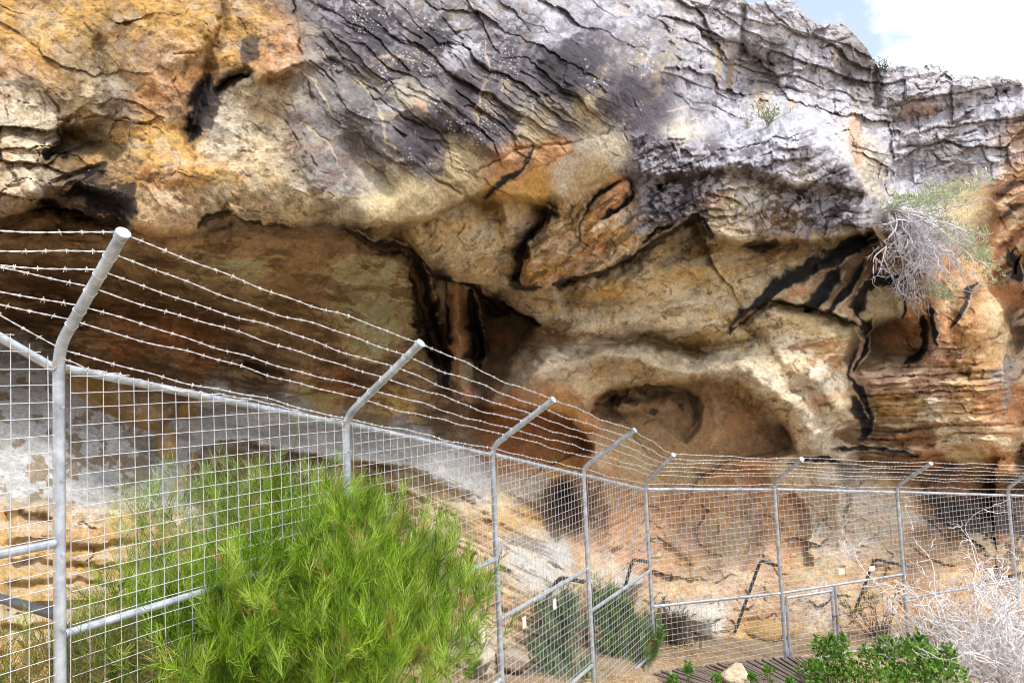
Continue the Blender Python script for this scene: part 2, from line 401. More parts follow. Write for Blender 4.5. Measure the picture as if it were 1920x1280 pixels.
ui = np.unique(np.append(np.arange(0, len(uu), SUB), len(uu) - 1)); vi = np.unique(np.append(np.arange(0, len(vv), SUB), len(vv) - 1))
x_, y_ = np.meshgrid((uu[ui] / 300.0).astype(np.float64), (vv[vi] / 300.0).astype(np.float64))
LC = wts[n_] + wts[n_ + 1] * x_ + wts[n_ + 2] * y_
for i in range(n_):
    d2 = (x_ - c[i, 0]) ** 2 + (y_ - c[i, 1]) ** 2
    LC += wts[i] * 0.5 * d2 * np.log(d2 + 1e-12)
def upsample(a, src, dst, ax):
    k = np.clip(np.searchsorted(src, dst, side='right') - 1, 0, len(src) - 2); t = (dst - src[k]) / (src[k + 1] - src[k])
    lo, hi = np.take(a, k, axis=ax), np.take(a, k + 1, axis=ax); t = t[None, :] if ax == 1 else t[:, None]
    return lo * (1 - t) + hi * t
LZ = upsample(upsample(LC, uu[ui], uu, 1), vv[vi], vv, 0)
Z = np.exp(np.clip(LZ, math.log(2.5), math.log(24))).astype(np.float32)
print('depth', round(time.time() - T0, 1))

# ragged coordinates so that drawn lines wander as real joints do
wu = U + 7 * fbm2(U / 46, V / 46, 3, 5) + 3.0 * vnoise2(U / 11, V / 11, 8)
wv = V + 7 * fbm2(U / 46, V / 46, 3, 6) + 3.0 * vnoise2(U / 11, V / 11, 9)

def near(pts, pad):
    p = np.asarray(pts, float)
    i0, i1 = np.searchsorted(uu, p[:, 0].min() - pad), np.searchsorted(uu, p[:, 0].max() + pad)
    j0, j1 = np.searchsorted(vv, p[:, 1].min() - pad), np.searchsorted(vv, p[:, 1].max() + pad)
    return (slice(j0, max(j1, j0 + 1)), slice(i0, max(i1, i0 + 1)))

def pdist(pts, sl, smooth=True):
    """distance, signed distance (positive to the right of travel: below a line drawn left to right), position 0..1"""
    p = catmull(pts) if smooth else np.asarray(pts, float)
    x, y = wu[sl], wv[sl]
    best = np.full(x.shape, 1e9, np.float32); sg = np.ones_like(best); tt = np.zeros_like(best)
    ln = np.linalg.norm(np.diff(p, axis=0), axis=1); cum = np.concatenate([[0], np.cumsum(ln)]); tot = cum[-1] + 1e-9
    for i in range(len(p) - 1):
        ax, ay = p[i]; dx, dy = p[i + 1] - p[i]; l2 = dx * dx + dy * dy + 1e-9
        t = np.clip(((x - ax) * dx + (y - ay) * dy) / l2, 0, 1)
        ex, ey = x - ax - t * dx, y - ay - t * dy
        d = np.sqrt(ex * ex + ey * ey); n = d < best
        best = np.where(n, d, best); sg = np.where(n, np.where(dx * ey - dy * ex >= 0, 1.0, -1.0), sg); tt = np.where(n, (cum[i] + t * ln[i]) / tot, tt)
    return best, best * sg, tt

dZ = np.zeros_like(Z)
def edge(pts, amp, w=4.0, fall=80.0, taper=0.12, lip=0.0, lfall=34.0):
    """a step: the surface beyond (right of) the line drops back by amp metres and comes forward again over `fall` px"""
    sl = near(pts, fall * 2.6 + 20); d, s, t = pdist(pts, sl)
    tp = sstep(0, taper, t) * sstep(0, taper, 1 - t) if taper else 1.0
    k = (t <= 0) | (t >= 1)
    prof = 1 / (1 + np.exp(-np.clip(s / w, -30, 30))) * np.exp(-np.maximum(s, 0) / fall)
    kk = np.where(k, np.exp(-d / (fall * 0.35)), 1)
    dZ[sl] += amp * prof * tp * kk
    if lip: dZ[sl] -= lip * np.exp(np.minimum(s, 0) / lfall) / (1 + np.exp(np.clip(s / w, -30, 30))) * tp * np.where(k, np.exp(-d / 10.0), 1)

def groove(pts, amp, w=4.0, taper=0.15):
    sl = near(pts, w * 3 + 16); d, s, t = pdist(pts, sl)
    tp = sstep(0, taper, t) * sstep(0, taper, 1 - t) * 0.9 + 0.1
    dZ[sl] += amp * (0.75 if w < 4.5 else 1.0) * np.exp(-(d / (w * 0.7 if w < 4.5 else w)) ** 2) * tp * ((0.25 + 0.75 * sstep(-0.25, 0.25, vnoise2(U[sl] / 23, V[sl] / 23, 31))) if w < 4.5 else 1)

def bump(cx, cy, rx, ry, rot, amp, p=2.0):
    r = max(rx, ry)
    sl = near([(cx, cy)], r * 1.9); a = math.radians(rot)
    x, y = wu[sl] - cx, wv[sl] - cy
    q = ((x * math.cos(a) + y * math.sin(a)) / rx) ** 2 + ((-x * math.sin(a) + y * math.cos(a)) / ry) ** 2
    dZ[sl] -= amp * np.exp(-q ** (p / 2))

# --- brows, lips, arches
edge([(-500,420),(-150,408),(0,404),(58,390),(80,372),(130,384),(240,418),(300,432),(360,424),(430,404),(480,416),(560,421),(640,420),(720,418),(790,412)], 1.9, 2.0, 210, 0.10, 0.16, 40)
edge([(660,421),(730,417),(800,402),(870,374),(930,352)], 0.75, 2.0, 80, 0.10, 0.14, 34)
edge([(-200,395),(0,388),(50,374),(72,345),(85,300),(104,262),(100,215)], 0.16, 3, 60)
edge([(70,352),(120,360),(170,356),(262,402)], 0.35, 4, 30)
edge([(365,418),(398,394),(436,390)], 0.20, 3, 16)
edge([(880,374),(960,374),(1010,380),(1030,388)], 0.5, 2.2, 60)
edge([(1034,386),(1026,412),(1004,434),(986,458),(976,494),(968,530)], 0.55, 2.2, 46, 0.1, 0.12, 22)
edge([(740,418),(772,455),(808,500),(850,528),(905,546),(960,574),(1012,604)], 1.7, 2.0, 70, 0.06, 0.18, 30)
edge([(640,424),(700,458),(756,462)], 0.5, 4, 50)
edge([(1036,530),(1100,518),(1152,500),(1205,468),(1255,440),(1292,412),(1312,402)], 1.0, 2.0, 60, 0.08, 0.16, 24)
edge([(1290,408),(1330,440),(1400,462),(1470,455),(1560,452),(1642,428)], 1.15, 2.0, 70, 0.08, 0.16, 26)
edge([(1180,340),(1250,330),(1330,318),(1400,316),(1440,330),(1490,352),(1560,346),(1600,362),(1628,396)], 0.45, 2.4, 45, 0.12, 0.12, 24)
edge([(1370,618),(1405,588),(1445,562),(1500,572),(1560,588),(1602,612)], 0.7, 2.0, 60, 0.10, 0.16, 24)
edge([(1000,690),(1080,655),(1160,640),(1250,640),(1340,665),(1400,655)], 0.35, 3, 60, 0.12, 0.16, 30)
edge([(1090,720),(1130,702),(1190,700),(1200,712)], 0.25, 4, 40)
edge([(1106,780),(1118,756),(1144,734),(1200,719),(1270,716),(1330,712),(1384,722),(1432,752),(1470,794),(1488,830),(1492,856)], 1.05, 1.9, 85, 0.05, 0.30, 30)
edge([(1196,724),(1262,722),(1302,742),(1313,772),(1304,800),(1284,832)], 0.36, 2.0, 50, 0.08, 0.12, 20)
edge([(1500,930),(1514,975),(1512,1030),(1530,1062)][::-1], -0.0, 3, 50)
edge([(1460,914),(1496,936),(1514,975),(1512,1030),(1532,1066)], 0.24, 2.2, 60, 0.12, 0.12, 24)
edge([(600,784),(650,740),(700,760),(780,770)], -0.0, 3, 40)
edge([(880,760),(940,770),(1000,764),(1060,790),(1090,812),(1110,836),(1114,860)], 0.8, 2.0, 50, 0.12, 0.16, 24)
edge([(1290,892),(1350,884),(1420,884),(1452,906)], 0.4, 3, 30)
edge([(1560,870),(1640,862),(1720,868),(1800,862),(1862,846),(1884,852)], 1.2, 2.0, 70, 0.06, 0.14, 20)
edge([(1838,520),(1868,566),(1890,620),(1902,690),(1908,760),(1912,810),(1886,850),(1876,880)][::-1], 1.4, 3, 90, 0.05)
edge([(1640,440),(1700,452),(1770,470),(1840,520)][::-1], 0.45, 6, 70)
def rim(pts, dx, dy, amp, w): groove([(a_ + dx, b_ + dy) for a_, b_ in pts], -amp, w)
# --- big rolls and hollows of the shelter roof
for q, a_, w in (([(930,770),(975,722),(1030,688),(1110,664),(1200,672),(1290,694),(1380,692),(1456,738),(1514,796),(1545,850)], -0.55, 26), ([(1000,618),(1070,648),(1170,640),(1290,652),(1400,646),(1450,625)], 0.45, 18),
                 ([(1390,610),(1450,592),(1530,606),(1580,640)], -0.34, 24), ([(1440,668),(1500,690),(1560,740),(1590,800)], -0.20, 20), ([(1470,720),(1520,752),(1548,806)], 0.14, 12), ([(1600,560),(1590,620),(1572,690),(1590,760)], 0.2, 16), ([(1180,470),(1260,500),(1330,560)], 0.14, 26), ([(960,560),(1060,576),(1160,600)], 0.16, 20), ([(1742,556),(1758,610),(1748,660),(1712,700),(1650,728)], -0.26, 16), ([(1060,540),(1180,530),(1290,500),(1390,520)], -0.32, 36),
                 ([(1800,480),(1832,560),(1836,640),(1800,700)], -0.18, 18), ([(1770,520),(1782,590),(1786,640)], 0.16, 12), ([(1860,560),(1878,640),(1884,730)], -0.16, 14), ([(1500,640),(1560,680),(1600,700)], 0.12, 16),
                 ([(930,650),(990,668),(940,720)], 0.3, 22), ([(600,170),(690,235),(780,330)], -0.16, 26), ([(640,250),(700,330),(720,380)], 0.14, 22), ([(560,250),(600,330),(640,390)], -0.14, 26), ([(820,170),(900,260),(960,300)], -0.16, 26), ([(1000,80),(1100,140),(1180,210)], -0.2, 34), ([(880,30),(980,90),(1040,170)], 0.18, 28),
                 ([(1240,140),(1290,210),(1370,262)], 0.35, 24), ([(180,60),(186,150),(182,206)], 0.10, 14), ([(20,120),(120,170),(240,150)], -0.12, 34), ([(250,300),(330,330),(420,310)], -0.14, 34), ([(100,250),(170,262),(230,290)], 0.2, 20),
                 ([(1230,960),(1300,1000),(1340,1080)], -0.2, 34), ([(1560,930),(1640,960),(1690,990)], -0.2, 30), ([(1370,930),(1400,1000),(1390,1080)], 0.18, 20), ([(1120,900),(1150,960),(1150,1040)], -0.18, 24)):
    groove(q, a_, w)
# --- grey slab and ledges inside the cave
edge([(-200,660),(0,668),(60,672),(140,692),(200,740),(262,800),(300,800),(330,778),(420,764),(560,772),(660,782),(760,800),(860,836),(920,866),(938,900),(930,922)][::-1], 0.55, 3, 60, 0.05)
edge([(0,934),(90,930),(200,934),(320,944)], -0.34, 3, 60)
edge([(350,850),(440,832),(540,842),(640,868),(760,880),(850,920),(900,930),(934,918)], 0.40, 4, 55)
edge([(0,958),(40,946),(102,972)], 0.14, 2.5, 14)
for q in ([(0,1012),(60,1000),(150,1016),(260,1008)], [(0,1050),(80,1042),(200,1058),(300,1046)], [(0,1086),(120,1080),(260,1094)], [(0,1120),(100,1128),(240,1120)], [(0,1160),(100,1168),(200,1160)]):
    edge(q, 0.10, 2.5, 22)
bump(312, 836, 22, 28, 0, 0.30, 4)
edge([(290,805),(294,846),(300,858),(328,858),(334,830),(322,808)], 0.25, 2.5, 18)
for q in ([(640,905),(760,930),(880,975),(1000,1040),(1080,1090)], [(660,950),(780,985),(900,1040),(980,1090)], [(720,1030),(830,1075),(920,1125)], [(880,960),(960,1000),(1060,1080),(1110,1120)], [(930,940),(1000,985),(1050,1030)]):
    edge(q, 0.14, 3, 26)
groove([(1064,900),(1046,940),(1030,980),(1046,1030)], 0.34, 13)
edge([(1330,1010),(1350,1060),(1330,1100)], 0.14, 3, 24)
edge([(1240,1010),(1290,1050),(1300,1100)], 0.14, 3, 24)
# --- dark left recess: hollows and the hanging pillar
groove([(775,470),(796,560),(818,640),(832,705)], 0.55, 18)
groove([(880,552),(892,610),(895,680)], 0.5, 14)
bump(856, 620, 15, 100, -4, 0.30)
bump(868, 716, 18, 40, -16, 0.35)
bump(690, 650, 24, 12, 50, 0.15)
for q in ([(0,520),(120,530),(260,520),(420,560)], [(60,600),(180,585),(300,610),(460,600)], [(120,655),(260,670),(420,700),(600,720)], [(330,640),(450,680),(600,690),(700,735)], [(500,520),(600,560),(700,555)], [(470,640),(560,655),(660,700),(760,690)]):
    edge(q, 0.22, 5, 45)
for k in range(9):
    x0 = 330 + k * 34
    groove([(x0, 676 + k * 3), (x0 + 60, 684 + k * 4), (x0 + 130, 690 + k * 5)], 0.07, 5)
# --- joints on the ochre face
for q, a_, w in (
    ([(408,-20),(414,60),(394,108),(386,150),(374,205),(360,245),(352,292)], 0.22, 11), ([(404,176),(436,150),(472,136)], 0.20, 9),
    ([(70,150),(96,190),(106,226),(90,250),(40,246),(-20,240)], 0.06, 3.2), ([(96,212),(140,214),(182,206)], 0.05, 3), ([(182,206),(186,150),(172,80),(150,20)], 0.05, 4),
    ([(182,206),(240,222),(282,228)], 0.06, 3), ([(56,256),(76,292),(70,316)], 0.05, 2.6), ([(-20,328),(40,318),(76,316)], 0.05, 2.6), ([(0,350),(40,346),(60,330)], 0.04, 2.4), ([(-20,290),(40,282),(72,288)], 0.04, 2.4),
    ([(84,300),(110,270),(100,256)], 0.12, 7), ([(110,285),(150,265),(200,268)], 0.09, 5), ([(90,345),(140,330),(190,302)], 0.08, 6),
    ([(545,-20),(556,60),(566,108),(600,134)], 0.10, 4), ([(575,150),(590,190),(640,246)], 0.06, 3), ([(520,205),(545,230),(585,300),(640,330)], 0.05, 2.6), ([(455,225),(470,290),(480,320)], 0.03, 2.4), ([(560,215),(620,280),(650,340)], 0.03, 2.4),
    ([(325,140),(330,165),(348,196)], 0.04, 3), ([(240,245),(240,300)], 0.03, 3),
    # grey face
    ([(640,122),(690,166),(722,206),(782,242),(842,282),(880,276)], 0.10, 3.2), ([(655,136),(700,200),(718,262),(752,308)], 0.05, 2.4), ([(915,66),(919,120),(905,172),(889,252)], 0.06, 2.6),
    ([(800,174),(850,212),(884,252)], 0.06, 2.8), ([(640,240),(668,266),(716,300)], 0.05, 2.4), ([(640,172),(680,180),(720,160),(760,150)], 0.04, 3), ([(730,310),(780,318),(820,345),(870,362)], 0.06, 3),
    ([(840,60),(848,110),(830,180)], 0.04, 2.4), ([(970,0),(990,30),(1060,60)], 0.05, 3), ([(1150,20),(1180,70),(1150,140),(1164,220)], 0.05, 3), ([(1170,232),(1172,280),(1176,330)], 0.08, 4),
    ([(870,352),(905,316),(1000,276),(1080,268),(1172,232)], 0.10, 3.5), ([(900,376),(960,345),(1080,280),(1110,262)], 0.05, 2.5), ([(1010,290),(1036,300),(1046,320)], 0.03, 2), ([(1046,262),(1066,292)], 0.03, 2), ([(1108,250),(1132,280),(1170,300)], 0.05, 2.2), ([(1120,330),(1140,300),(1160,290)], 0.04, 2.5),
    ([(1085,422),(1100,390),(1130,362),(1168,338),(1188,345),(1186,364),(1160,392),(1120,412),(1085,440)], 0.14, 5), ([(1010,384),(1034,386),(1030,410),(1006,432),(984,460),(974,500),(968,532)], 0.22, 8), ([(1200,455),(1230,436),(1262,426)], 0.10, 5), ([(1190,465),(1180,500),(1100,540)], 0.05, 4),
    ([(1230,345),(1244,362)], 0.14, 8), ([(1300,398),(1326,424),(1334,446)], 0.08, 6),
    # right-hand grey cliff
    ([(1296,50),(1340,72),(1392,84),(1400,104),(1466,128)], 0.20, 4), ([(1360,118),(1420,150),(1476,168),(1540,184),(1620,208),(1662,220)], 0.18, 3.5), ([(1655,288),(1750,266),(1850,240),(1960,226)], 0.20, 3.5),
    ([(1668,222),(1662,288),(1648,310),(1642,372)], 0.16, 4), ([(1646,118),(1640,190),(1630,206)], 0.28, 8), ([(1500,90),(1540,88),(1600,70)], 0.16, 3), ([(1390,10),(1394,60),(1386,110)], 0.22, 6), ([(1440,100),(1444,126)], 0.10, 4),
    ([(1780,210),(1782,250)], 0.06, 3), ([(1725,290),(1732,350)], 0.06, 3), ([(1480,280),(1540,282),(1580,278)], 0.06, 3), ([(1560,130),(1566,60)], 0.06, 3), ([(1300,130),(1340,170),(1380,230)], 0.1, 5), ([(1240,60),(1280,120),(1290,190)], 0.12, 6),
    # striped alcove, buttress
    ([(1600,700),(1680,706),(1740,696),(1780,668)], 0.05, 3), ([(1640,735),(1700,744),(1760,730),(1800,725)], 0.06, 3), ([(1612,690),(1640,730),(1660,745)], 0.05, 4),
    ([(1780,660),(1800,690),(1830,700)], 0.16, 10), ([(1800,640),(1840,660)], 0.1, 8), ([(1462,640),(1500,660),(1560,680),(1586,690)], 0.05, 4),
): groove(q, a_, w)
# strata ledges of the right-hand cliff and of the buttress
edge([(1640,188),(1700,196),(1760,182),(1850,166),(1940,158)], 0.16, 3, 26)
edge([(1636,214),(1690,222),(1752,206),(1800,190),(1852,174),(1930,166)], 0.40, 3, 22)
edge([(1660,205),(1700,206),(1762,196)], 0.15, 2.5, 14)
edge([(1300,58),(1380,90),(1450,118),(1500,124)], 0.25, 3, 22)
edge([(1390,146),(1440,160),(1530,184),(1620,210)], 0.16, 3, 26)
edge([(1270,230),(1330,268),(1400,258),(1440,238),(1472,214),(1520,224),(1552,268),(1590,300),(1622,344),(1644,404)][::-1], 1.1, 4, 80, 0.08)
for y0, a_ in ((742, .1), (757, .12), (774, .18), (789, .10), (800, .12), (812, .09), (822, .14), (836, .1), (848, .1)):
    edge([(1650 + (y0 % 37), y0 + 6), (1720, y0 - 2), (1790, y0 + 3), (1850, y0 - 4), (1905, y0 + 2)], a_, 2.2, 10)
edge([(1690,778),(1722,766),(1740,752)], 0.2, 3, 18)
bump(1742, 766, 16, 10, 0, 0.14)
bump(1656, 560, 34, 30, 0, -0.12, 4); bump(1676, 640, 52, 46, 0, -0.55, 4); bump(1806, 600, 34, 56, -14, 0.26); bump(1856, 690, 30, 60, -6, 0.26); bump(1770, 650, 22, 34, 0, 0.2); bump(1824, 676, 14, 26, 20, -0.25); bump(1690, 716, 60, 16, -6, 0.14); bump(1660, 785, 40, 22, 10, -0.16); bump(1830, 832, 40, 16, -6, 0.16)
bump(1534, 128, 60, 40, 0, 0.25); bump(1100, 372, 52, 20, -38, -0.12, 4)
bump(535, 130, 62, 12, -14, 0.28); bump(640, 60, 80, 60, 20, 0.12); bump(1000, 700, 60, 40, -20, 0.2)
bump(1480, 240, 40, 22, -10, 0.2); bump(1340, 290, 70, 22, 0, 0.15); bump(1720, 540, 70, 60, 20, 0.2); bump(385, 60, 26, 60, 0, 0.15); bump(320, 60, 50, 70, 0, 0.14)
bump(230, 90, 40, 60, 20, -0.08); bump(140, 250, 60, 28, -10, -0.16); bump(1176, 766, 34, 18, 12, 0.30, 4); bump(1240, 756, 40, 16, -8, 0.28, 4); bump(1216, 784, 22, 9, 0, 0.16); bump(1290, 700, 60, 18, 10, 0.12)
for a0, a1, w in (((1515,580),(1562,498),14), ((1545,582),(1616,494),9), ((1602,592),(1644,528),12)):
    groove([a0, ((a0[0]+a1[0])/2 - 4, (a0[1]+a1[1])/2 + 4), a1], 0.16, w)
groove([(1606,600),(1626,640),(1606,690),(1622,752),(1630,800)], 0.22, 14)
groove([(1730,600),(1730,640),(1700,682)], 0.16, 8)

# --- many fine cracks
rc = np.random.default_rng(77); CRACKS = []
def cracks(n, x0, x1, y0, y1, ang, spread, l0, l1, amp):
    for _ in range(n):
        x, y = x0 + (x1 - x0) * rc.random(), y0 + (y1 - y0) * rc.random(); a = math.radians(ang + spread * rc.normal()); l = l0 + (l1 - l0) * rc.random() ** 2
        p = [(x, y)]
        for k in range(4):
            a += 0.28 * rc.normal(); p.append((p[-1][0] + l / 4 * math.cos(a), p[-1][1] + l / 4 * math.sin(a)))
        CRACKS.append(p); groove(p, amp * (0.6 + 0.8 * rc.random()), 2.6)
cracks(22, 1000, 1600, 440, 860, -22, 22, 24, 110, 0.02)
cracks(10, 720, 1000, 400, 540, -14, 30, 20, 80, 0.02)
cracks(22, 0, 600, 10, 390, 20, 40, 24, 90, 0.022)
cracks(12, 640, 1200, 20, 400, 60, 26, 40, 150, 0.024)
cracks(22, 0, 760, 440, 720, 12, 20, 30, 140, 0.03)
cracks(16, 1220, 1900, 40, 420, 78, 30, 20, 80, 0.04)
cracks(20, 1560, 1900, 480, 860, -6, 20, 24, 110, 0.03)
cracks(10, 900, 1760, 870, 1180, 30, 40, 20, 90, 0.03)
cracks(14, 0, 420, 935, 1230, 6, 12, 40, 160, 0.03)
# --- bedding plates, scales, scours
def blocks(x, y, w, h, seed):
    """beds of height h cut into blocks about w long: random per block, place inside the block 0..1, px to nearest joint"""
    y = y + 0.42 * h * np.sin(y / h * 0.83 + seed) + 0.3 * h * np.sin(y / h * 0.37 + 2 * seed)
    q = y / h; k = np.floor(q); fy = q - k; ki = k.astype(np.int32); z0 = np.zeros_like(ki)
    wk = w * (0.55 + 1.0 * _hash(ki, z0, z0, seed)); qx = x / wk + 7.3 * _hash(ki, z0 + 1, z0, seed); j = np.floor(qx); fx = qx - j
    r_ = _hash(ki, j.astype(np.int32), z0 + 5, seed)
    return r_, fx, fy, np.minimum(fx, 1 - fx) * wk, np.minimum(fy, 1 - fy) * h, _hash(ki, z0 + 3, z0, seed)
def facets(x, y, s, seed):
    """chipped planes, about -1..1"""
    a_, b_, i_, px_, py_ = cells2(x / s, y / s, seed)
    an_ = i_ * 61.0
    return (px_ * np.cos(an_) + py_ * np.sin(an_)) * 1.2 + (i_ - 0.5) * 0.5
def rot(x, y, deg):
    a = math.radians(deg); return x * math.cos(a) + y * math.sin(a), -x * math.sin(a) + y * math.cos(a)
def mask(poly, soft=18, seed=3):
    m = in_poly(U + 22 * fbm2(U / 70, V / 70, 2, seed), V + 22 * fbm2(U / 70, V / 70, 2, seed + 1), poly).astype(np.float32)
    k = max(1, int(soft / STEP))
    for _ in range(2):
        for ax in (0, 1):
            cs = np.cumsum(np.pad(m, [(k + 1, k) if a == ax else (0, 0) for a in (0, 1)], mode='edge'), axis=ax)
            m = (np.take(cs, range(2 * k + 1, cs.shape[ax]), axis=ax) - np.take(cs, range(0, cs.shape[ax] - 2 * k - 1), axis=ax)) / (2 * k + 1)
    return np.clip(m, 0, 1)
M_PLATE = mask([(560,-420),(1330,-420),(1300,40),(1250,180),(1180,230),(1000,275),(880,345),(700,330),(640,250),(590,130)])
M_OCHRE = mask([(-1000,-420),(560,-420),(590,140),(640,260),(700,330),(640,420),(300,430),(0,405),(-1000,430)])
M_UPPER = mask([(1330,-420),(2800,-420),(2800,420),(1880,330),(1640,400),(1560,270),(1480,205),(1330,250),(1220,120)])
M_BUTT = mask([(1640,690),(1790,650),(1900,700),(1930,860),(1600,870),(1620,760)], 12)
M_CEIL = mask([(700,420),(1000,380),(1200,440),(1300,410),(1640,440),(1440,560),(1600,620),(1560,860),(1320,720),(1100,700),(930,740),(1000,610)])
M_DARK = mask([(-1000,430),(640,425),(780,460),(840,700),(880,820),(600,770),(300,760),(140,690),(-1000,660)])
M_SLAB = mask([(-1000,680),(60,680),(200,760),(300,810),(420,775),(660,790),(860,840),(930,920),(700,880),(430,850),(340,940),(-1000,930)], 10)
M_FLOOR = mask([(360,860),(640,880),(930,930),(1050,900),(1100,1100),(1120,1400),(400,1400)], 14)
M_BROW = mask([(1190,240),(1330,270),(1480,215),(1560,280),(1640,400),(1640,440),(1330,440),(1200,460)], 14)

wq = 22 * fbm2(U / 110, V / 110, 3, 40); wj = 4 * fbm2(U / 18, V / 18, 3, 41)
rx, ry = rot(U, V, 34)
r_, fx, fy, ex, ey, kr = blocks(rx + wq, ry + wq * 0.9 + wj, 135.0, 33.0, 4)
pm = 0.45 + 0.75 * sstep(-0.3, 0.4, fbm2(U / 120, V / 120, 2, 44))
PJ = np.maximum(np.exp(-(ey / 1.6) ** 2) * (r_ > 0.3), np.exp(-(ex / 1.6) ** 2) * (r_ > 0.55)) * sstep(-0.3, 0.2, fbm2(U / 40, V / 40, 2, 49))
pm = pm * (0.35 + 0.65 * sstep(1240, 1000, U)) * (0.45 + 0.55 * sstep(720, 860, U - 0.25 * V))
k1_, k2_, ki_, kx_, ky_ = cells2((rx + 1.5 * wq + wj) / 120.0, (ry + 1.3 * wq + wj) / 42.0, 14)
PJ = PJ * 0.5 * (kr > 0.5)
PK = np.exp(-((k2_ - k1_) / 0.04) ** 2) * sstep(-0.2, 0.3, fbm2(U / 50, V / 50, 2, 15))
dZ += M_PLATE * pm * (((r_ - 0.5) * 0.02 - fy * 0.03) * (kr > 0.5) + (ki_ - 0.5) * 0.07 - ky_ * 0.10 + kx_ * 0.08 * (ki_ - 0.3) + 0.006 * PK)
r2, fx2, fy2, ex2, ey2, kr2 = blocks(rx * 0.97 + ry * 0.2 + wq, ry + wq + wj, 34.0, 12.5, 9)
SC = np.exp(-((U - 1010) / 170) ** 2 - ((V - 190 - 0.1 * (U - 1010)) / 75) ** 2)
dZ += M_PLATE * np.maximum(SC, 0.75 * sstep(0.1, 0.4, fbm2(U / 100 + 9, V / 100, 2, 45))) * ((r2 - 0.5) * 0.024 - fy2 * 0.03 + 0.012 * np.exp(-(np.minimum(ex2, ey2) / 1.6) ** 2))
lens = fbm2(rx / 150.0, ry / 34.0, 3, 46)
dZ -= M_PLATE * (0.12 * lens + 0.03 * facets(rx * 0.6 + wq, ry * 1.3 + wq, 40.0, 48))
# blocky flakes on the left margin of the ochre face
rx, ry = rot(U, V, -7)
r3, fx3, fy3, ex3, ey3, kr3 = blocks(rx + wq, ry + wq * 0.8 + wj, 92.0, 36.0, 21)
ml = M_OCHRE * sstep(190, 60, U + 70 * fbm2(U / 80, V / 80, 2, 61)) * sstep(130, 215, V)
c1_, c2_, ci_, cx_, cy_ = cells2((rx + 1.6 * wq + 2 * wj) / 86.0, (ry + 1.2 * wq + wj) / 44.0, 22)
dZ += ml * ((ci_ - 0.5) * 0.10 - cy_ * 0.07 + cx_ * 0.04 + 0.035 * np.exp(-((c2_ - c1_) / 0.035) ** 2) * (ci_ > 0.3))
rx, ry = rot(U, V, 24)
dZ -= M_OCHRE * (0.10 * fbm2(rx / 150, ry / 70, 3, 63) + 0.03 * facets(rx * 0.7 + wq * 2, ry * 1.5 + wq, 80.0, 64) * sstep(-0.1, 0.3, fbm2(U / 130, V / 100, 2, 67)) + 0.010 * facets(rx + wq, ry * 1.5 + wj * 2, 24.0, 65))
dZ += M_OCHRE * 0.018 * fbm2(U / 20, V / 16, 4, 66)
# right grey cliff: tilted beds cut by upright joints
tl = V - 0.10 * (U - 1660) * np.where(U < 1660, -2.2, 1.0) * -1.0 + 14 * fbm2(U / 140, V / 70, 3, 70) + wj * 0.7
tl = V + np.where(U < 1660, -0.30, 0.17) * (U - 1660) + 16 * fbm2(U / 140, V / 70, 3, 70) + wj * 0.7
r4, fx4, fy4, ex4, ey4, kr4 = blocks(U + 14 * fbm2(U / 60, V / 40, 3, 73), tl, 140.0, 44.0, 71)
UT = 0.42 + 0.58 * np.where(U < 1650, sstep(190, 110, V), sstep(250, 205, V))
q1_, q2_, qi_, qx_, qy_ = cells2((U + 2.0 * wq + 2 * wj) / 104.0, (tl + wq + wj) / 60.0, 171)
dZ += M_UPPER * (0.4 + 0.6 * UT) * ((qi_ - 0.5) * 0.20 - qy_ * 0.13 + qx_ * 0.16 * (qi_ - 0.4) + 0.02 * np.exp(-((q2_ - q1_) / 0.035) ** 2) * (qi_ > 0.35))
dZ += M_UPPER * UT * 0.45 * ((r4 - 0.5) * 0.34 - fy4 * 0.16 + 0.12 * np.maximum(np.exp(-(ey4 / 2.0) ** 2) * (r4 > 0.35), np.exp(-(ex4 / 2.0) ** 2) * (r4 > 0.6)))
r5, fx5, fy5, ex5, ey5, kr5 = blocks(U + wq, tl + wj, 44.0, 11.0, 74)
dZ += M_UPPER * sstep(-0.15, 0.3, fbm2(U / 110, V / 80, 2, 78)) * ((r5 - 0.5) * 0.04 - fy5 * 0.015)
dZ += M_UPPER * (0.12 * fbm2(U / 70, tl / 30, 3, 75) + 0.07 * facets(U + wq, V + wq, 38.0, 76) + 0.035 * facets(U + wj, V, 14.0, 77))
# buttress: thin weathered beds
tb = V + 0.05 * (U - 1750) + 7 * fbm2(U / 80, V / 50, 3, 80)
r6, fx6, fy6, ex6, ey6, kr6 = blocks(U + 2 * wq, tb + wj * 0.8, 260.0, 14.0, 82)
dZ += M_BUTT * ((r6 - 0.5) * 0.06 + (kr6 - 0.5) * 0.16 + 0.14 * fbm2(U / 46, tb / 12, 3, 83) - fy6 * 0.08 + 0.05 * np.exp(-(ey6 / 1.6) ** 2) - 0.08 * fbm2(U / 40, V / 22, 3, 84) + 0.03 * facets(U, V * 1.6, 22.0, 85))
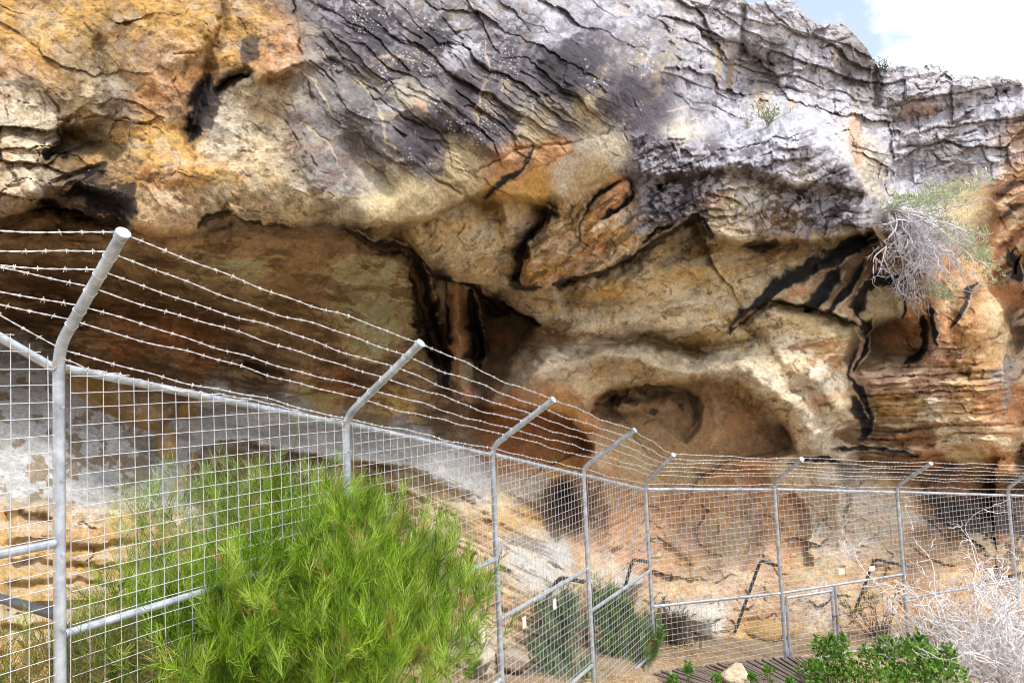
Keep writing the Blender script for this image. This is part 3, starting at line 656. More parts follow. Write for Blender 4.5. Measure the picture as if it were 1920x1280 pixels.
# ceiling: shallow scours fanning out
rx, ry = rot(U, V, -24)
dZ += M_CEIL * (0.10 * fbm2((rx + 2 * wq) / 100, (ry + 2 * wq) / 46, 5, 86) + 0.03 * fbm2((rx + 2 * wq) / 34, (ry + wq) / 18, 3, 88) + 0.03 * facets(rx * 0.7 + 2 * wq, ry + 2 * wq, 40.0, 89) * sstep(0.0, 0.3, fbm2(U / 90, V / 70, 2, 87)))
rx, ry = rot(U, V, 10)
dZ += M_DARK * (0.16 * fbm2(rx / 120, ry / 44, 4, 90) - 0.10 * (ridge2(rx / 70, ry / 22, 3, 92) - 0.6))
dZ += M_SLAB * 0.03 * fbm2(rx / 140, ry / 22, 4, 94)
rx, ry = rot(U, V, 26)
dZ += M_FLOOR * (0.10 * fbm2(rx / 160, ry / 16, 4, 96) + 0.05 * fbm2(U / 20, V / 14, 3, 97))
rx, ry = rot(U, V, -20)
r7, fx7, fy7, ex7, ey7, kr7 = blocks(rx + wq, ry + wq + wj, 80.0, 26.0, 100)
dZ += M_BROW * (0.14 * fbm2(rx / 60, ry / 34, 3, 98) + (r7 - 0.5) * 0.06 - fy7 * 0.05 + 0.08 * facets(rx * 0.7 + wq, ry * 1.3 + wq, 34.0, 99) + 0.04 * facets(U + wj, V + wj, 13.0, 95) + 0.02 * np.exp(-(np.minimum(ex7, ey7) / 1.8) ** 2))
_rx, _ry = rot(U, V, -40)
dZ += mask([(970,400),(1190,335),(1200,420),(1180,480),(1040,535),(965,535)], 8) * (0.09 * fbm2(_rx / 44, _ry / 14, 4, 210, 0.62) + 0.04 * facets(_rx * 0.5 + wq, _ry + wq, 18.0, 211))
M_NOSE = mask([(1640,440),(1780,460),(1850,530),(1910,700),(1900,740),(1780,670),(1700,700),(1720,560)], 14)
dZ += M_NOSE * (0.06 * facets(U + wq, V + wq, 50.0, 205) + 0.03 * facets(U + wj, V + wj, 20.0, 206) + 0.06 * fbm2(U / 40, V / 30, 3, 207))
M_SIDE = np.maximum(sstep(1895, 1925, U) * sstep(400, 440, V) * sstep(1000, 940, V), sstep(1850, 1890, U) * sstep(290, 330, V) * sstep(560, 500, V))
dZ += M_SIDE * (0.16 * fbm2(U / 60, V / 36, 4, 208) + 0.10 * facets(U + wq, V * 1.4 + wq, 60.0, 209) + 0.05 * facets(U + wj, V * 1.4, 24.0, 212))
M_LOW = sstep(870, 920, V) * sstep(1080, 1130, U)
dZ += M_LOW * (0.07 * facets(U + wq, V * 1.3 + wq, 70.0, 201) + 0.03 * facets(U + wj, V * 1.2, 26.0, 202) + 0.05 * fbm2(U / 70, V / 30, 3, 203))
NR0 = None
ZB0 = Z.copy()
Z = Z + dZ
# weathered surface all over, coarser rock noise scaled with distance
PT = P(U, V, Z)
print('relief', round(time.time() - T0, 1))

# world-space displacement along the normal
NSIGN = 1.0
def grid_normals(p):
    gu = np.gradient(p, axis=1); gv = np.gradient(p, axis=0)
    n = np.cross(gu, gv); n /= np.linalg.norm(n, axis=2, keepdims=True) + 1e-12
    return n * NSIGN
NR = grid_normals(PT)
NSIGN = -1.0 if np.median(np.sum(NR * PT, axis=2)) > 0 else 1.0
NR = grid_normals(P(U, V, ZB0))
X, Y, Zw = PT[..., 0], PT[..., 1], PT[..., 2]
disp = 0.08 * vnoise(X * 0.9, Y * 0.9, Zw * 1.3, 1) + 0.028 * vnoise(X * 2.1 + 7, Y * 2.1, Zw * 2.7, 2) + 0.010 * vnoise(X * 5.1, Y * 5.1 + 3, Zw * 6.3, 3)
fine = 0.006 * vnoise(X * 12.0, Y * 12.0, Zw * 15.0, 4) + 0.005 * vnoise(X * 27.0, Y * 27.0, Zw * 32.0, 5)
smoothness = np.clip(1 - 0.8 * M_SLAB - 0.35 * M_CEIL, 0.15, 1)
disp = disp * (1 - 0.5 * M_SLAB) + fine * smoothness
PT = PT + NR * disp[..., None]

# fold the rock top away behind the skyline
back = np.array([0.10, 1.0, -0.16]); back /= np.linalg.norm(back)
j_s = np.searchsorted(vv, sky_y)
for i in range(len(uu)):
    j = min(int(j_s[i]), len(vv) - 2)
    if j > 0:
        base = PT[j, i]
        tdist = (np.arange(j, 0, -1) ** 1.35)[:, None] * 0.02
        PT[:j, i] = base + back * tdist * np.array([1, 1, 1]) + np.array([0, 0, 1.0]) * (0.05 * np.sin(tdist * 2.1 + uu[i] * 0.05) * np.minimum(tdist, 1))
print('surface', round(time.time() - T0, 1))

# ------------------------------------------------------------------ colours of the stone (mineral colours, stains, lichen) and some painted shade
PAL = dict(ochre=(.55,.345,.135), orange=(.55,.32,.18), rust=(.31,.145,.07), tan=(.52,.43,.28), sand=(.62,.52,.37), cream=(.60,.55,.46), pgrey=(.115,.098,.118), mgrey=(.25,.232,.232),
           lav=(.50,.50,.56), slab=(.50,.495,.49), brown=(.17,.11,.065), dbrown=(.085,.055,.035), olive=(.31,.225,.125), black=(.014,.013,.016), white=(.70,.68,.65), pink=(.50,.345,.26), sandy=(.46,.32,.20), gold=(.52,.36,.19))
CP = [
 ('ochre',60,40,60),('olive',160,120,60),('brown',215,40,26),('olive',240,130,50),('ochre',330,50,60),('orange',300,140,50),('ochre',470,60,50),('orange',520,90,46),('mgrey',590,100,30),
 ('pink',20,130,40),('cream',30,180,40),('mgrey',220,190,30),('sand',150,195,34),('cream',60,220,36),('sand',30,280,40),('cream',40,340,40),('pink',30,370,30),('brown',120,255,26),('olive',180,250,34),('ochre',250,260,46),
 ('ochre',330,300,50),('orange',300,340,46),('ochre',230,330,40),('dbrown',190,375,40),('orange',330,395,44),('cream',430,260,40),('sand',470,290,36),('ochre',420,330,44),('tan',520,320,46),('mgrey',560,300,40),('olive',480,380,40),('tan',560,390,36),('mgrey',620,370,40),('olive',520,170,34),('mgrey',560,190,36),('tan',480,210,34),
 ('pgrey',640,40,60),('pgrey',740,80,60),('mgrey',660,160,40),('pgrey',700,120,40),('mgrey',700,240,40),('cream',770,200,22),('pgrey',780,280,46),('mgrey',690,310,36),('cream',700,335,26),('pgrey',800,240,36),('mgrey',860,150,36),('pgrey',900,200,46),('pgrey',950,80,50),('mgrey',920,60,30),('lav',860,100,26),('lav',1040,40,36),('lav',940,25,30),
 ('pgrey',1060,140,44),('mgrey',980,190,36),('tan',1000,215,30),('mgrey',1060,230,32),('tan',1090,215,22),('pgrey',1160,180,46),('pgrey',1230,190,40),('pgrey',1130,70,40),('mgrey',1230,90,50),('lav',1160,20,50),('mgrey',1190,120,36),
 ('orange',960,310,34),('orange',1040,275,26),('cream',1120,255,26),('cream',1060,320,24),('ochre',1000,345,34),('tan',870,300,30),('tan',760,370,40),('olive',860,370,34),('ochre',930,360,26),('cream',1150,285,22),('tan',1110,340,26),('pgrey',1200,300,30),
 ('lav',1340,60,70),('mgrey',1330,30,26),('lav',1340,180,60),('cream',1345,110,20),('lav',1440,60,46),('mgrey',1400,90,26),('mgrey',1450,110,30),('lav',1520,110,40),('mgrey',1600,110,40),('mgrey',1630,150,30),('lav',1480,190,60),('cream',1430,170,22),('lav',1560,220,50),('cream',1600,260,24),('pink',1605,230,16),('pink',1340,150,10),('lav',1700,150,40),('mgrey',1690,200,24),('rust',1715,208,14),('orange',1740,205,10),('lav',1780,180,40),('mgrey',1800,200,26),
 ('lav',1720,250,40),('lav',1830,220,40),('lav',1880,200,40),('lav',1700,320,40),('mgrey',1780,300,40),('lav',1860,290,36),('orange',1895,260,22),('orange',1900,330,30),('rust',1880,380,34),('tan',1820,380,30),('brown',1860,410,24),('cream',1630,330,24),('cream',1620,290,22),
 ('lav',1480,250,36),('lav',1390,280,30),('cream',1300,250,24),('pgrey',1320,295,34),('pgrey',1410,300,34),('mgrey',1520,310,30),('cream',1520,330,16),('pgrey',1560,360,34),('mgrey',1610,380,24),('pgrey',1240,330,34),('pgrey',1250,380,34),('pgrey',1310,350,30),('tan',1360,340,26),('rust',1340,365,18),('cream',1430,360,22),('tan',1400,400,30),('brown',1470,400,34),('pgrey',1560,410,30),('tan',1370,430,26),('brown',1440,430,24),
 # pockets and tan ceiling
 ('tan',820,440,40),('olive',780,430,26),('tan',930,420,46),('tan',900,500,40),('ochre',985,410,18),('orange',1130,375,18),('ochre',1105,395,16),('orange',1160,355,14),('olive',1060,400,26),('ochre',1010,510,22),('ochre',1070,490,26),('rust',1120,470,22),('olive',1040,450,22),('ochre',1150,440,24),('mgrey',1200,410,24),
 ('tan',1080,560,50),('tan',1200,520,46),('sand',1180,580,40),('sand',1120,600,36),('tan',1300,500,50),('tan',1400,490,46),('sand',1270,580,40),('tan',1380,560,40),('ochre',1145,545,14),('olive',1300,650,30),('tan',1180,650,40),('brown',1060,620,26),('brown',1000,630,26),('olive',1080,650,26),
 ('sand',1010,680,34),('cream',1060,690,26),('cream',990,720,26),('orange',1012,700,14),('ochre',1050,760,26),('orange',960,745,20),('sand',1090,720,26),('orange',1110,750,18),('tan',1140,680,26),('tan',1250,690,36),('olive',1340,690,26),('sand',1400,690,36),('tan',1400,640,40),('sand',1480,620,36),
 ('tan',1460,760,24),('cream',1530,720,34),('sand',1500,680,30),('orange',1540,740,16),('cream',1520,800,26),('sand',1560,760,24),('orange',1570,650,14),('tan',1520,600,36),('tan',1560,640,20),('cream',1490,640,24),
 # alcoves, buttress
 ('tan',1655,560,24),('brown',1650,620,26),('rust',1690,630,24),('brown',1680,660,24),('tan',1640,600,16),('orange',1500,545,10),('pink',1570,540,12),('orange',1600,540,12),('pink',1545,520,12),('brown',1600,480,30),('brown',1680,490,30),('tan',1560,465,20),('pink',1700,700,26),('pink',1660,720,20),('orange',1750,600,26),('orange',1790,560,30),('gold',1840,600,24),('orange',1820,520,26),('gold',1860,650,24),('rust',1800,680,20),('pink',1760,660,14),('gold',1830,700,26),('mgrey',1890,700,14),('gold',1880,640,14),
 ('gold',1800,745,26),('cream',1750,765,14),('pink',1780,735,18),('orange',1850,770,24),('gold',1700,775,24),('sand',1820,800,30),('sand',1870,810,24),('orange',1890,780,20),('brown',1700,810,30),('ochre',1650,760,24),('brown',1640,840,26),('rust',1720,845,24),('tan',1840,835,26),('orange',1870,850,20),('brown',1590,830,16),
 ('rust',1890,470,24),('rust',1905,560,26),('dbrown',1910,620,30),('black',1905,520,16),('orange',1870,430,20),('cream',1890,400,14),('rust',1915,760,30),
 # dark recess
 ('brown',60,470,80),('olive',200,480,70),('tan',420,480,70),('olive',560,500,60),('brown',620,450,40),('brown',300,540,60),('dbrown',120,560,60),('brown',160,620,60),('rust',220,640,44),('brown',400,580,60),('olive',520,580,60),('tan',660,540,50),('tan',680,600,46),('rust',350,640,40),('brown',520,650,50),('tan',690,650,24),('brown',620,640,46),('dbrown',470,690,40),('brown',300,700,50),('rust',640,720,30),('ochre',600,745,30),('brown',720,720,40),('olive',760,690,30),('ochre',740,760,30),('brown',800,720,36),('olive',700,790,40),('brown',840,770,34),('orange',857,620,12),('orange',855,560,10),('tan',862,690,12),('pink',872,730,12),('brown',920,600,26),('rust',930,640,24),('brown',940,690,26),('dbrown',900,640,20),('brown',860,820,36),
 # slab and lower cave
 ('slab',60,720,50),('slab',40,800,60),('slab',140,870,60),('slab',240,830,50),('slab',330,900,40),('slab',450,800,50),('slab',560,800,50),('slab',60,900,60),('ochre',140,740,30),('olive',200,760,26),('ochre',270,790,24),('gold',230,740,18),('sand',220,790,24),('ochre',312,836,15),('brown',310,825,8),('ochre',350,780,16),
 ('slab',660,820,40),('slab',760,830,34),('slab',860,880,34),('slab',900,905,26),('tan',780,850,24),('brown',420,900,34),('ochre',460,860,26),('brown',560,900,50),('sandy',640,930,50),('brown',700,900,26),('sandy',720,1000,60),('tan',820,960,50),('sandy',800,1080,60),('sand',940,940,30),('cream',985,910,18),('ochre',950,990,30),('sandy',900,1020,50),('slab',960,1030,26),('slab',1010,1070,30),('brown',880,1100,40),('sandy',960,1160,50),('cream',900,1220,40),('sand',1000,1240,50),('sandy',1060,1180,40),
 ('gold',60,960,40),('pink',120,980,40),('gold',40,1030,40),('gold',180,1030,50),('ochre',120,1060,36),('gold',60,1090,40),('pink',180,1130,50),('sand',80,1170,50),('orange',260,1090,40),('gold',300,1000,40),('sandy',350,1150,60),('ochre',60,1210,50),
 ('rust',930,820,30),('rust',1040,820,36),('orange',960,850,30),('rust',1090,850,20),('orange',1010,870,26),('ochre',1040,880,20),('brown',1050,960,22),('sandy',1130,920,34),('orange',1140,880,30),('sand',1120,860,20),('orange',1190,960,40),('pink',1180,1020,40),('tan',1160,1080,34),('white',1150,1080,26),('sandy',1240,1060,40),('tan',1180,880,36),('sandy',1230,830,40),  # the brown in the upright gap is painted shadow
 ('brown',1160,745,18),('olive',1190,760,24),('brown',1230,750,24),('dbrown',1280,750,22),('brown',1290,780,18),('sandy',1250,810,30),('orange',1340,760,24),('sandy',1360,800,30),('sandy',1420,800,26),('brown',1460,800,16),('ochre',1380,740,20),('orange',1400,850,30),('sandy',1330,850,34),('tan',1300,880,30),  # browns in the alcove hole carry painted shade
 ('orange',1280,950,34),('orange',1340,920,30),('sandy',1300,1010,40),('tan',1370,1000,36),('pink',1420,960,34),('orange',1470,980,30),('orange',1490,940,20),('pink',1380,1080,40),('sandy',1300,1100,34),('tan',1260,1100,26),('sandy',1460,1060,36),('orange',1480,1040,24),('sandy',1430,1130,40),('sandy',1500,1180,60),('slab',1540,1140,40),('sandy',1620,1180,60),('ochre',1420,1190,26),('white',1300,1150,36),
 ('sand',1480,880,30),('cream',1560,900,34),('cream',1580,960,40),('cream',1640,960,40),('white',1600,1000,30),('cream',1660,1000,30),('sand',1560,1030,30),('cream',1600,880,22),('slab',1580,890,20),('tan',1660,900,26),('tan',1540,1060,30),('sand',1700,960,20),('sandy',1660,1060,36),('sandy',1620,1100,40),('sandy',1720,1040,30),('brown',1720,1000,18),('cream',1715,985,12),
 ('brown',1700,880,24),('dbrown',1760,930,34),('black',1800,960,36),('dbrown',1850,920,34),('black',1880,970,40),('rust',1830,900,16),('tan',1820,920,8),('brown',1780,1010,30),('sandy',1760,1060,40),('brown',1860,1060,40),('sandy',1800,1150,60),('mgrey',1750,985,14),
 ('ochre',-300,150,200),('sand',-300,350,120),('brown',-300,560,150),('slab',-300,800,120),('gold',-300,1050,160),('lav',2100,200,120),('lav',2400,240,250),('rust',2020,480,90),('brown',2120,560,80),('orange',2060,640,60),('rust',2200,500,150),('dbrown',2020,760,80),('rust',2120,800,90),('dbrown',2250,820,160),('sandy',2200,1150,200),('mgrey',700,-250,250),('ochre',100,-250,250),('lav',1400,-200,200),
 ('sandy',400,1400,200),('sandy',1000,1450,200),('sandy',1700,1450,200),
]
cu = U + 24 * fbm2(U / 80, V / 80, 3, 101) + 11 * fbm2(U / 20, V / 20, 3, 103, 0.6)
cv = V + 24 * fbm2(U / 80, V / 80, 3, 102) + 11 * fbm2(U / 20, V / 20, 3, 104, 0.6)
shp = U.shape
num = np.zeros(shp + (3,), np.float32); den = np.full(shp, 1e-12, np.float32)
for nm, x0, y0, r in CP:
    rr = 2.6 * r + 40
    i0, i1 = np.searchsorted(uu, x0 - rr * 2.2), np.searchsorted(uu, x0 + rr * 2.2)
    j0, j1 = np.searchsorted(vv, y0 - rr * 2.2), np.searchsorted(vv, y0 + rr * 2.2)
    s = (slice(j0, j1), slice(i0, i1))
    w = np.exp(-((cu[s] - x0) ** 2 + (cv[s] - y0) ** 2) / (r * r) * 1.15) + 1e-7 * np.exp(-((cu[s] - x0) ** 2 + (cv[s] - y0) ** 2) / (rr * rr))
    w = w ** 1.0
    num[s] += w[..., None] * np.array(PAL[nm], np.float32); den[s] += w
COL = num / den[..., None]
COL = np.where((den > 2e-12)[..., None], COL, np.array(PAL['sandy'], np.float32))

def mixc(sl, m, c):
    COL[sl] = COL[sl] * (1 - m[..., None]) + np.array(c, np.float32) * m[..., None]
def stain_or_shade(pts, w, c='black', k=1.0, soft=0.35, rag=0.5, taper=0.1, seed=0, fibre=0.0):
    """a mineral streak or band of painted shading w px wide with ragged, feathered borders, drawn out along its run"""
    sl = near(pts, w * 2 + 30); d, s, t = pdist(pts, sl)
    ln_ = np.linalg.norm(np.diff(np.asarray(pts, float), axis=0), axis=1).sum()
    n = fbm2(U[sl] / 13.0, V[sl] / 13.0, 4, 200 + seed, 0.62)
    tp = (0.25 + 0.75 * sstep(0, taper * 2.5, t) * sstep(0, taper * 2.5, 1 - t)) * (1 + 0.45 * vnoise2(t * ln_ / 34.0, t * 0 + seed, 333))
    m = 1 - sstep(1 - soft, 1 + soft, d / (w * 0.5 * tp) + rag * n)
    if fibre:
        fb = fbm2(t * ln_ / 42.0 + seed, s / 4.2, 3, 340 + seed, 0.6)
        m = m * (1 - fibre * sstep(0.0, 0.3, fb))
    mixc(sl, m * k, PAL[c] if isinstance(c, str) else c)
def patch(poly, c, k=1.0, rag=14, seed=0, thr=None):
    p = np.asarray(poly, float); sl = near(poly, 30)
    a = fbm2(U[sl] / 18, V[sl] / 18, 4, 300 + seed, 0.6) * rag; b = fbm2(U[sl] / 18, V[sl] / 18, 4, 320 + seed, 0.6) * rag
    m = in_poly(U[sl] + a, V[sl] + b, poly).astype(np.float32)
    m = 0.5 * m + 0.125 * (np.roll(m, 1, 0) + np.roll(m, -1, 0) + np.roll(m, 1, 1) + np.roll(m, -1, 1))
    mixc(sl, m * k, PAL[c] if isinstance(c, str) else c)

# --- crisp borders between rock masses
patch([(-60,676),(60,684),(130,704),(190,752),(262,806),(300,806),(334,786),(420,772),(560,780),(660,790),(760,808),(860,842),(918,870),(934,900),(926,918),(850,914),(760,872),(640,860),(540,836),(440,826),(352,846),(322,938),(200,928),(90,924),(-60,928)], 'slab', 0.85, 5, 41)
patch([(118,690),(186,716),(236,760),(300,800),(320,800),(296,812),(250,806),(180,770),(130,730)], 'ochre', 0.75, 7, 42)
patch([(352,850),(390,834),(450,828),(540,840),(630,866),(600,950),(520,990),(430,980),(350,930)], 'brown', 0.7, 8, 43)
patch([(292,812),(304,806),(326,812),(334,836),(330,858),(300,860),(290,842)], 'ochre', 0.85, 4, 44)
patch([(-60,936),(90,934),(200,938),(330,948),(400,1010),(380,1090),(-60,1100)], 'gold', 0.5, 8, 45)
patch([(716,424),(800,406),(870,380),(1000,386),(1000,430),(975,470),(962,530),(900,540),(830,516),(772,452)], 'tan', 0.6, 6, 46)
patch([(920,790),(1000,775),(1060,800),(1104,840),(1112,866),(1040,880),(930,856)], 'rust', 0.6, 7, 47)
patch([(1320,720),(1370,726),(1416,752),(1456,792),(1480,830),(1480,856),(1400,870),(1320,860),(1300,830),(1316,780)], 'sandy', 0.65, 6, 48)
patch([(1116,764),(1142,740),(1200,726),(1268,728),(1304,748),(1308,790),(1280,806),(1200,790),(1130,790)], (.27,.195,.13), 0.6, 6, 49)
patch([(1400,910),(1470,920),(1496,942),(1510,978),(1508,1030),(1480,1060),(1440,1040),(1430,960)], 'orange', 0.6, 7, 50)
patch([(1500,920),(1620,900),(1700,930),(1722,980),(1690,1000),(1640,1030),(1540,1056),(1520,1020),(1524,970)], 'cream', 0.7, 8, 51)
patch([(-60,150),(60,150),(104,212),(92,252),(72,330),(50,384),(-60,396)], 'sand', 0.5, 10, 52)
patch([(266,372),(360,352),(450,350),(640,362),(730,372),(730,413),(640,415),(560,416),(480,411),(430,399),(360,419),(300,427),(258,412)], 'tan', 0.55, 7, 53)
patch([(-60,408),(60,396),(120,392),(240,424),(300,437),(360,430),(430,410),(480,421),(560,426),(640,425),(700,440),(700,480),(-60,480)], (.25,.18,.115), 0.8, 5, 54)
patch([(1060,760),(1100,720),(1150,690),(1240,676),(1340,676),(1420,704),(1480,756),(1524,830),(1496,850),(1487,826),(1469,792),(1431,750),(1384,720),(1330,710),(1270,714),(1200,717),(1142,732),(1116,756),(1104,780)], 'sand', 0.7, 5, 55)
patch([(1118,762),(1144,738),(1200,723),(1270,720),(1330,716),(1384,726),(1428,756),(1464,796),(1484,832),(1486,852),(1300,850),(1130,800)], (.38,.27,.175), 0.55, 5, 56)
# --- mottling by kind of rock
g1 = fbm2(U / 28, V / 22, 4, 110, 0.6); g2 = fbm2(U / 70, V / 50, 3, 114); g3 = fbm2(U / 8, V / 7, 3, 118, 0.6)
ALL = (slice(None), slice(None))
mixc(ALL, M_OCHRE * sstep(0.14, 0.30, g1) * 0.28, PAL['brown']); gA = fbm2(U / 46, V / 30, 5, 120, 0.62)
mixc(ALL, M_OCHRE * sstep(0.16, 0.24, gA) * 0.32, PAL['mgrey']); mixc(ALL, M_OCHRE * sstep(0.16, 0.24, -gA) * 0.24, PAL['rust'])
mixc(ALL, M_OCHRE * sstep(0.24, 0.32, fbm2(U / 14, V / 11, 4, 123, 0.65)) * 0.5, PAL['dbrown'])
mixc(ALL, M_OCHRE * sstep(0.1, 0.45, -g1 + 0.4 * g2) * 0.28, PAL['cream'])
mixc(ALL, M_OCHRE * sstep(0.15, 0.4, g3) * 0.25, PAL['dbrown'])
mixc(ALL, M_PLATE * sstep(0.1, 0.4, g1 + 0.3 * g2) * 0.5, (.075, .065, .078))
mixc(ALL, M_PLATE * sstep(0.15, 0.5, -g1 - 0.2 * g2) * 0.4, PAL['tan'])
mixc(ALL, M_PLATE * PJ * 0.15, PAL['dbrown'])
top = sstep(160, -20, V + 40 * g2 - 0.10 * (U - 900))
mixc(ALL, M_PLATE * sstep(-0.05, 0.35, g3 + 0.5 * g1) * (0.06 + 0.6 * top), PAL['lav'])
# black crust and white lichen specks
for cx, cy, r in ((1050, 130, 60), (1090, 100, 40), (820, 60, 40), (870, 165, 36), (700, 60, 50), (1180, 170, 36), (960, 230, 20)):
    sl = near([(cx, cy)], r * 2); q = np.sqrt((U[sl] - cx) ** 2 + (V[sl] - cy) ** 2) / r + 0.9 * g1[sl]
    mixc(sl, (1 - sstep(0.5, 1.1, q)) * 0.8, (.045, .04, .055))
f1l, f2l, idl, _, _ = cells2(U / 6.0, V / 6.0, 130)
mixc(ALL, M_PLATE * (f1l < 0.10 + 0.22 * idl ** 2) * sstep(0.02, 0.3, fbm2(U / 40, V / 40, 4, 131)) * (idl > 0.45) * 0.7, (.62, .62, .64))
mixc(ALL, M_UPPER * sstep(0.0, 0.4, g3 + 0.7 * g1) * 0.5, PAL['pgrey'])
mixc(ALL, M_UPPER * sstep(0.05, 0.4, -g3 + 0.6 * g2) * 0.22, PAL['cream'])
up = fbm2(U / 9.0, V / 120.0, 3, 135)
mixc(ALL, M_UPPER * sstep(0.15, 0.5, up) * 0.35, PAL['mgrey'])
mixc(ALL, M_BROW * sstep(0.0, 0.35, g3 + g1) * 0.5, (.075, .065, .078))
mixc(ALL, M_BROW * sstep(0.1, 0.4, -g3 - g1 + 0.2) * 0.6, PAL['lav'])
rx, ry = rot(U, V, -24); rx = rx + 2.5 * wq; ry = ry + 1.6 * wq + 2 * wj; g4 = fbm2(rx / 46, ry / 15.0, 5, 140, 0.62); g5 = fbm2(rx / 26, ry / 10, 3, 144, 0.6)
mixc(ALL, M_CEIL * sstep(0.10, 0.20, g4) * 0.30, PAL['ochre'])
g5b = fbm2(rx / 30, ry / 9.0, 5, 147, 0.66)
mixc(ALL, M_CEIL * sstep(0.22, 0.30, g5b) * 0.6, PAL['brown'])
mixc(ALL, M_CEIL * sstep(0.30, 0.36, fbm2(U / 12, V / 10, 4, 148, 0.65)) * 0.6, PAL['dbrown'])
mixc(ALL, M_CEIL * sstep(0.12, 0.3, -g4) * 0.34, PAL['cream'])
mixc(ALL, M_BUTT * sstep(0.1, 0.4, fbm2(U / 60, tb / 7.0, 3, 146)) * 0.55, PAL['rust'])
mixc(ALL, M_BUTT * sstep(0.05, 0.4, -fbm2(U / 60, tb / 7.0, 3, 146)) * 0.5, PAL['sand'])
rx, ry = rot(U, V, 10); g6 = fbm2(rx / 60, ry / 18, 4, 150, 0.6)
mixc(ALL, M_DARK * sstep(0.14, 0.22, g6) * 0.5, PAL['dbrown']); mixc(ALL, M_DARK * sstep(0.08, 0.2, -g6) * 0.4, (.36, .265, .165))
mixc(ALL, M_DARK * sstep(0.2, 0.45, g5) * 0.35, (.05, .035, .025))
g7 = fbm2(U / 34, V / 24, 5, 155, 0.62)
sl_ = M_SLAB * sstep(0.13, 0.19, g7) * sstep(430, 200, U)
mixc(ALL, sl_ * 0.75, (.24, .16, .075))
mixc(ALL, M_SLAB * sstep(0.0, 0.5, fbm2(rx / 150, ry / 10, 3, 157)) * 0.35, (.36, .345, .33))
rx, ry = rot(U, V, 26); g8 = fbm2(rx / 120, ry / 8.0, 4, 160, 0.6)
mixc(ALL, M_FLOOR * sstep(0.05, 0.35, g8) * 0.6, PAL['brown'])
mixc(ALL, M_FLOOR * sstep(0.1, 0.4, -g8) * 0.5, PAL['sand'])
low = sstep(880, 930, V) * sstep(1080, 1120, U)
g9 = fbm2(U / 30, V / 18, 4, 165, 0.6)
mixc(ALL, low * sstep(0.10, 0.24, g9) * 0.35, PAL['orange']); mixc(ALL, low * sstep(0.12, 0.22, fbm2(U / 50, V / 34, 4, 168, 0.6)) * 0.4, PAL['pink']); mixc(ALL, low * sstep(0.12, 0.22, -g9) * 0.45, PAL['sand']); mixc(ALL, low * sstep(0.2, 0.4, g3) * 0.35, PAL['brown'])
lowl = sstep(925, 945, V) * sstep(420, 330, U)
mixc(ALL, lowl * sstep(0.1, 0.35, fbm2(U / 60, V / 9, 4, 170)) * 0.5, PAL['ochre']); mixc(ALL, lowl * sstep(0.05, 0.35, -fbm2(U / 60, V / 9, 4, 170)) * 0.5, PAL['cream'])

mixc(ALL, M_NOSE * sstep(0.08, 0.2, g1) * 0.5, PAL['rust']); mixc(ALL, M_NOSE * sstep(0.1, 0.25, -g1) * 0.45, PAL['sand']); mixc(ALL, M_NOSE * sstep(0.15, 0.3, g3) * 0.4, PAL['brown'])
M_PK = mask([(970,400),(1190,335),(1200,420),(1180,480),(1040,535),(965,535)], 8)
gP = fbm2(*[q / d_ for q, d_ in zip(rot(U, V, -40), (44, 14))], 4, 210, 0.62)
mixc(ALL, M_PK * sstep(0.08, 0.16, gP) * 0.65, PAL['orange']); mixc(ALL, M_PK * sstep(0.16, 0.22, -gP) * 0.7, PAL['dbrown']); mixc(ALL, M_PK * sstep(0.24, 0.3, gP) * 0.6, PAL['cream'])
gS = fbm2(*[q / d_ for q, d_ in zip(rot(U, V, -38), (60, 20))], 5, 215, 0.62)
mixc(ALL, M_SIDE * sstep(0.05, 0.15, gS) * 0.65, PAL['dbrown']); mixc(ALL, M_SIDE * sstep(0.12, 0.22, -gS) * 0.55, PAL['sand']); mixc(ALL, M_SIDE * sstep(0.22, 0.28, gS) * 0.7, PAL['black'])
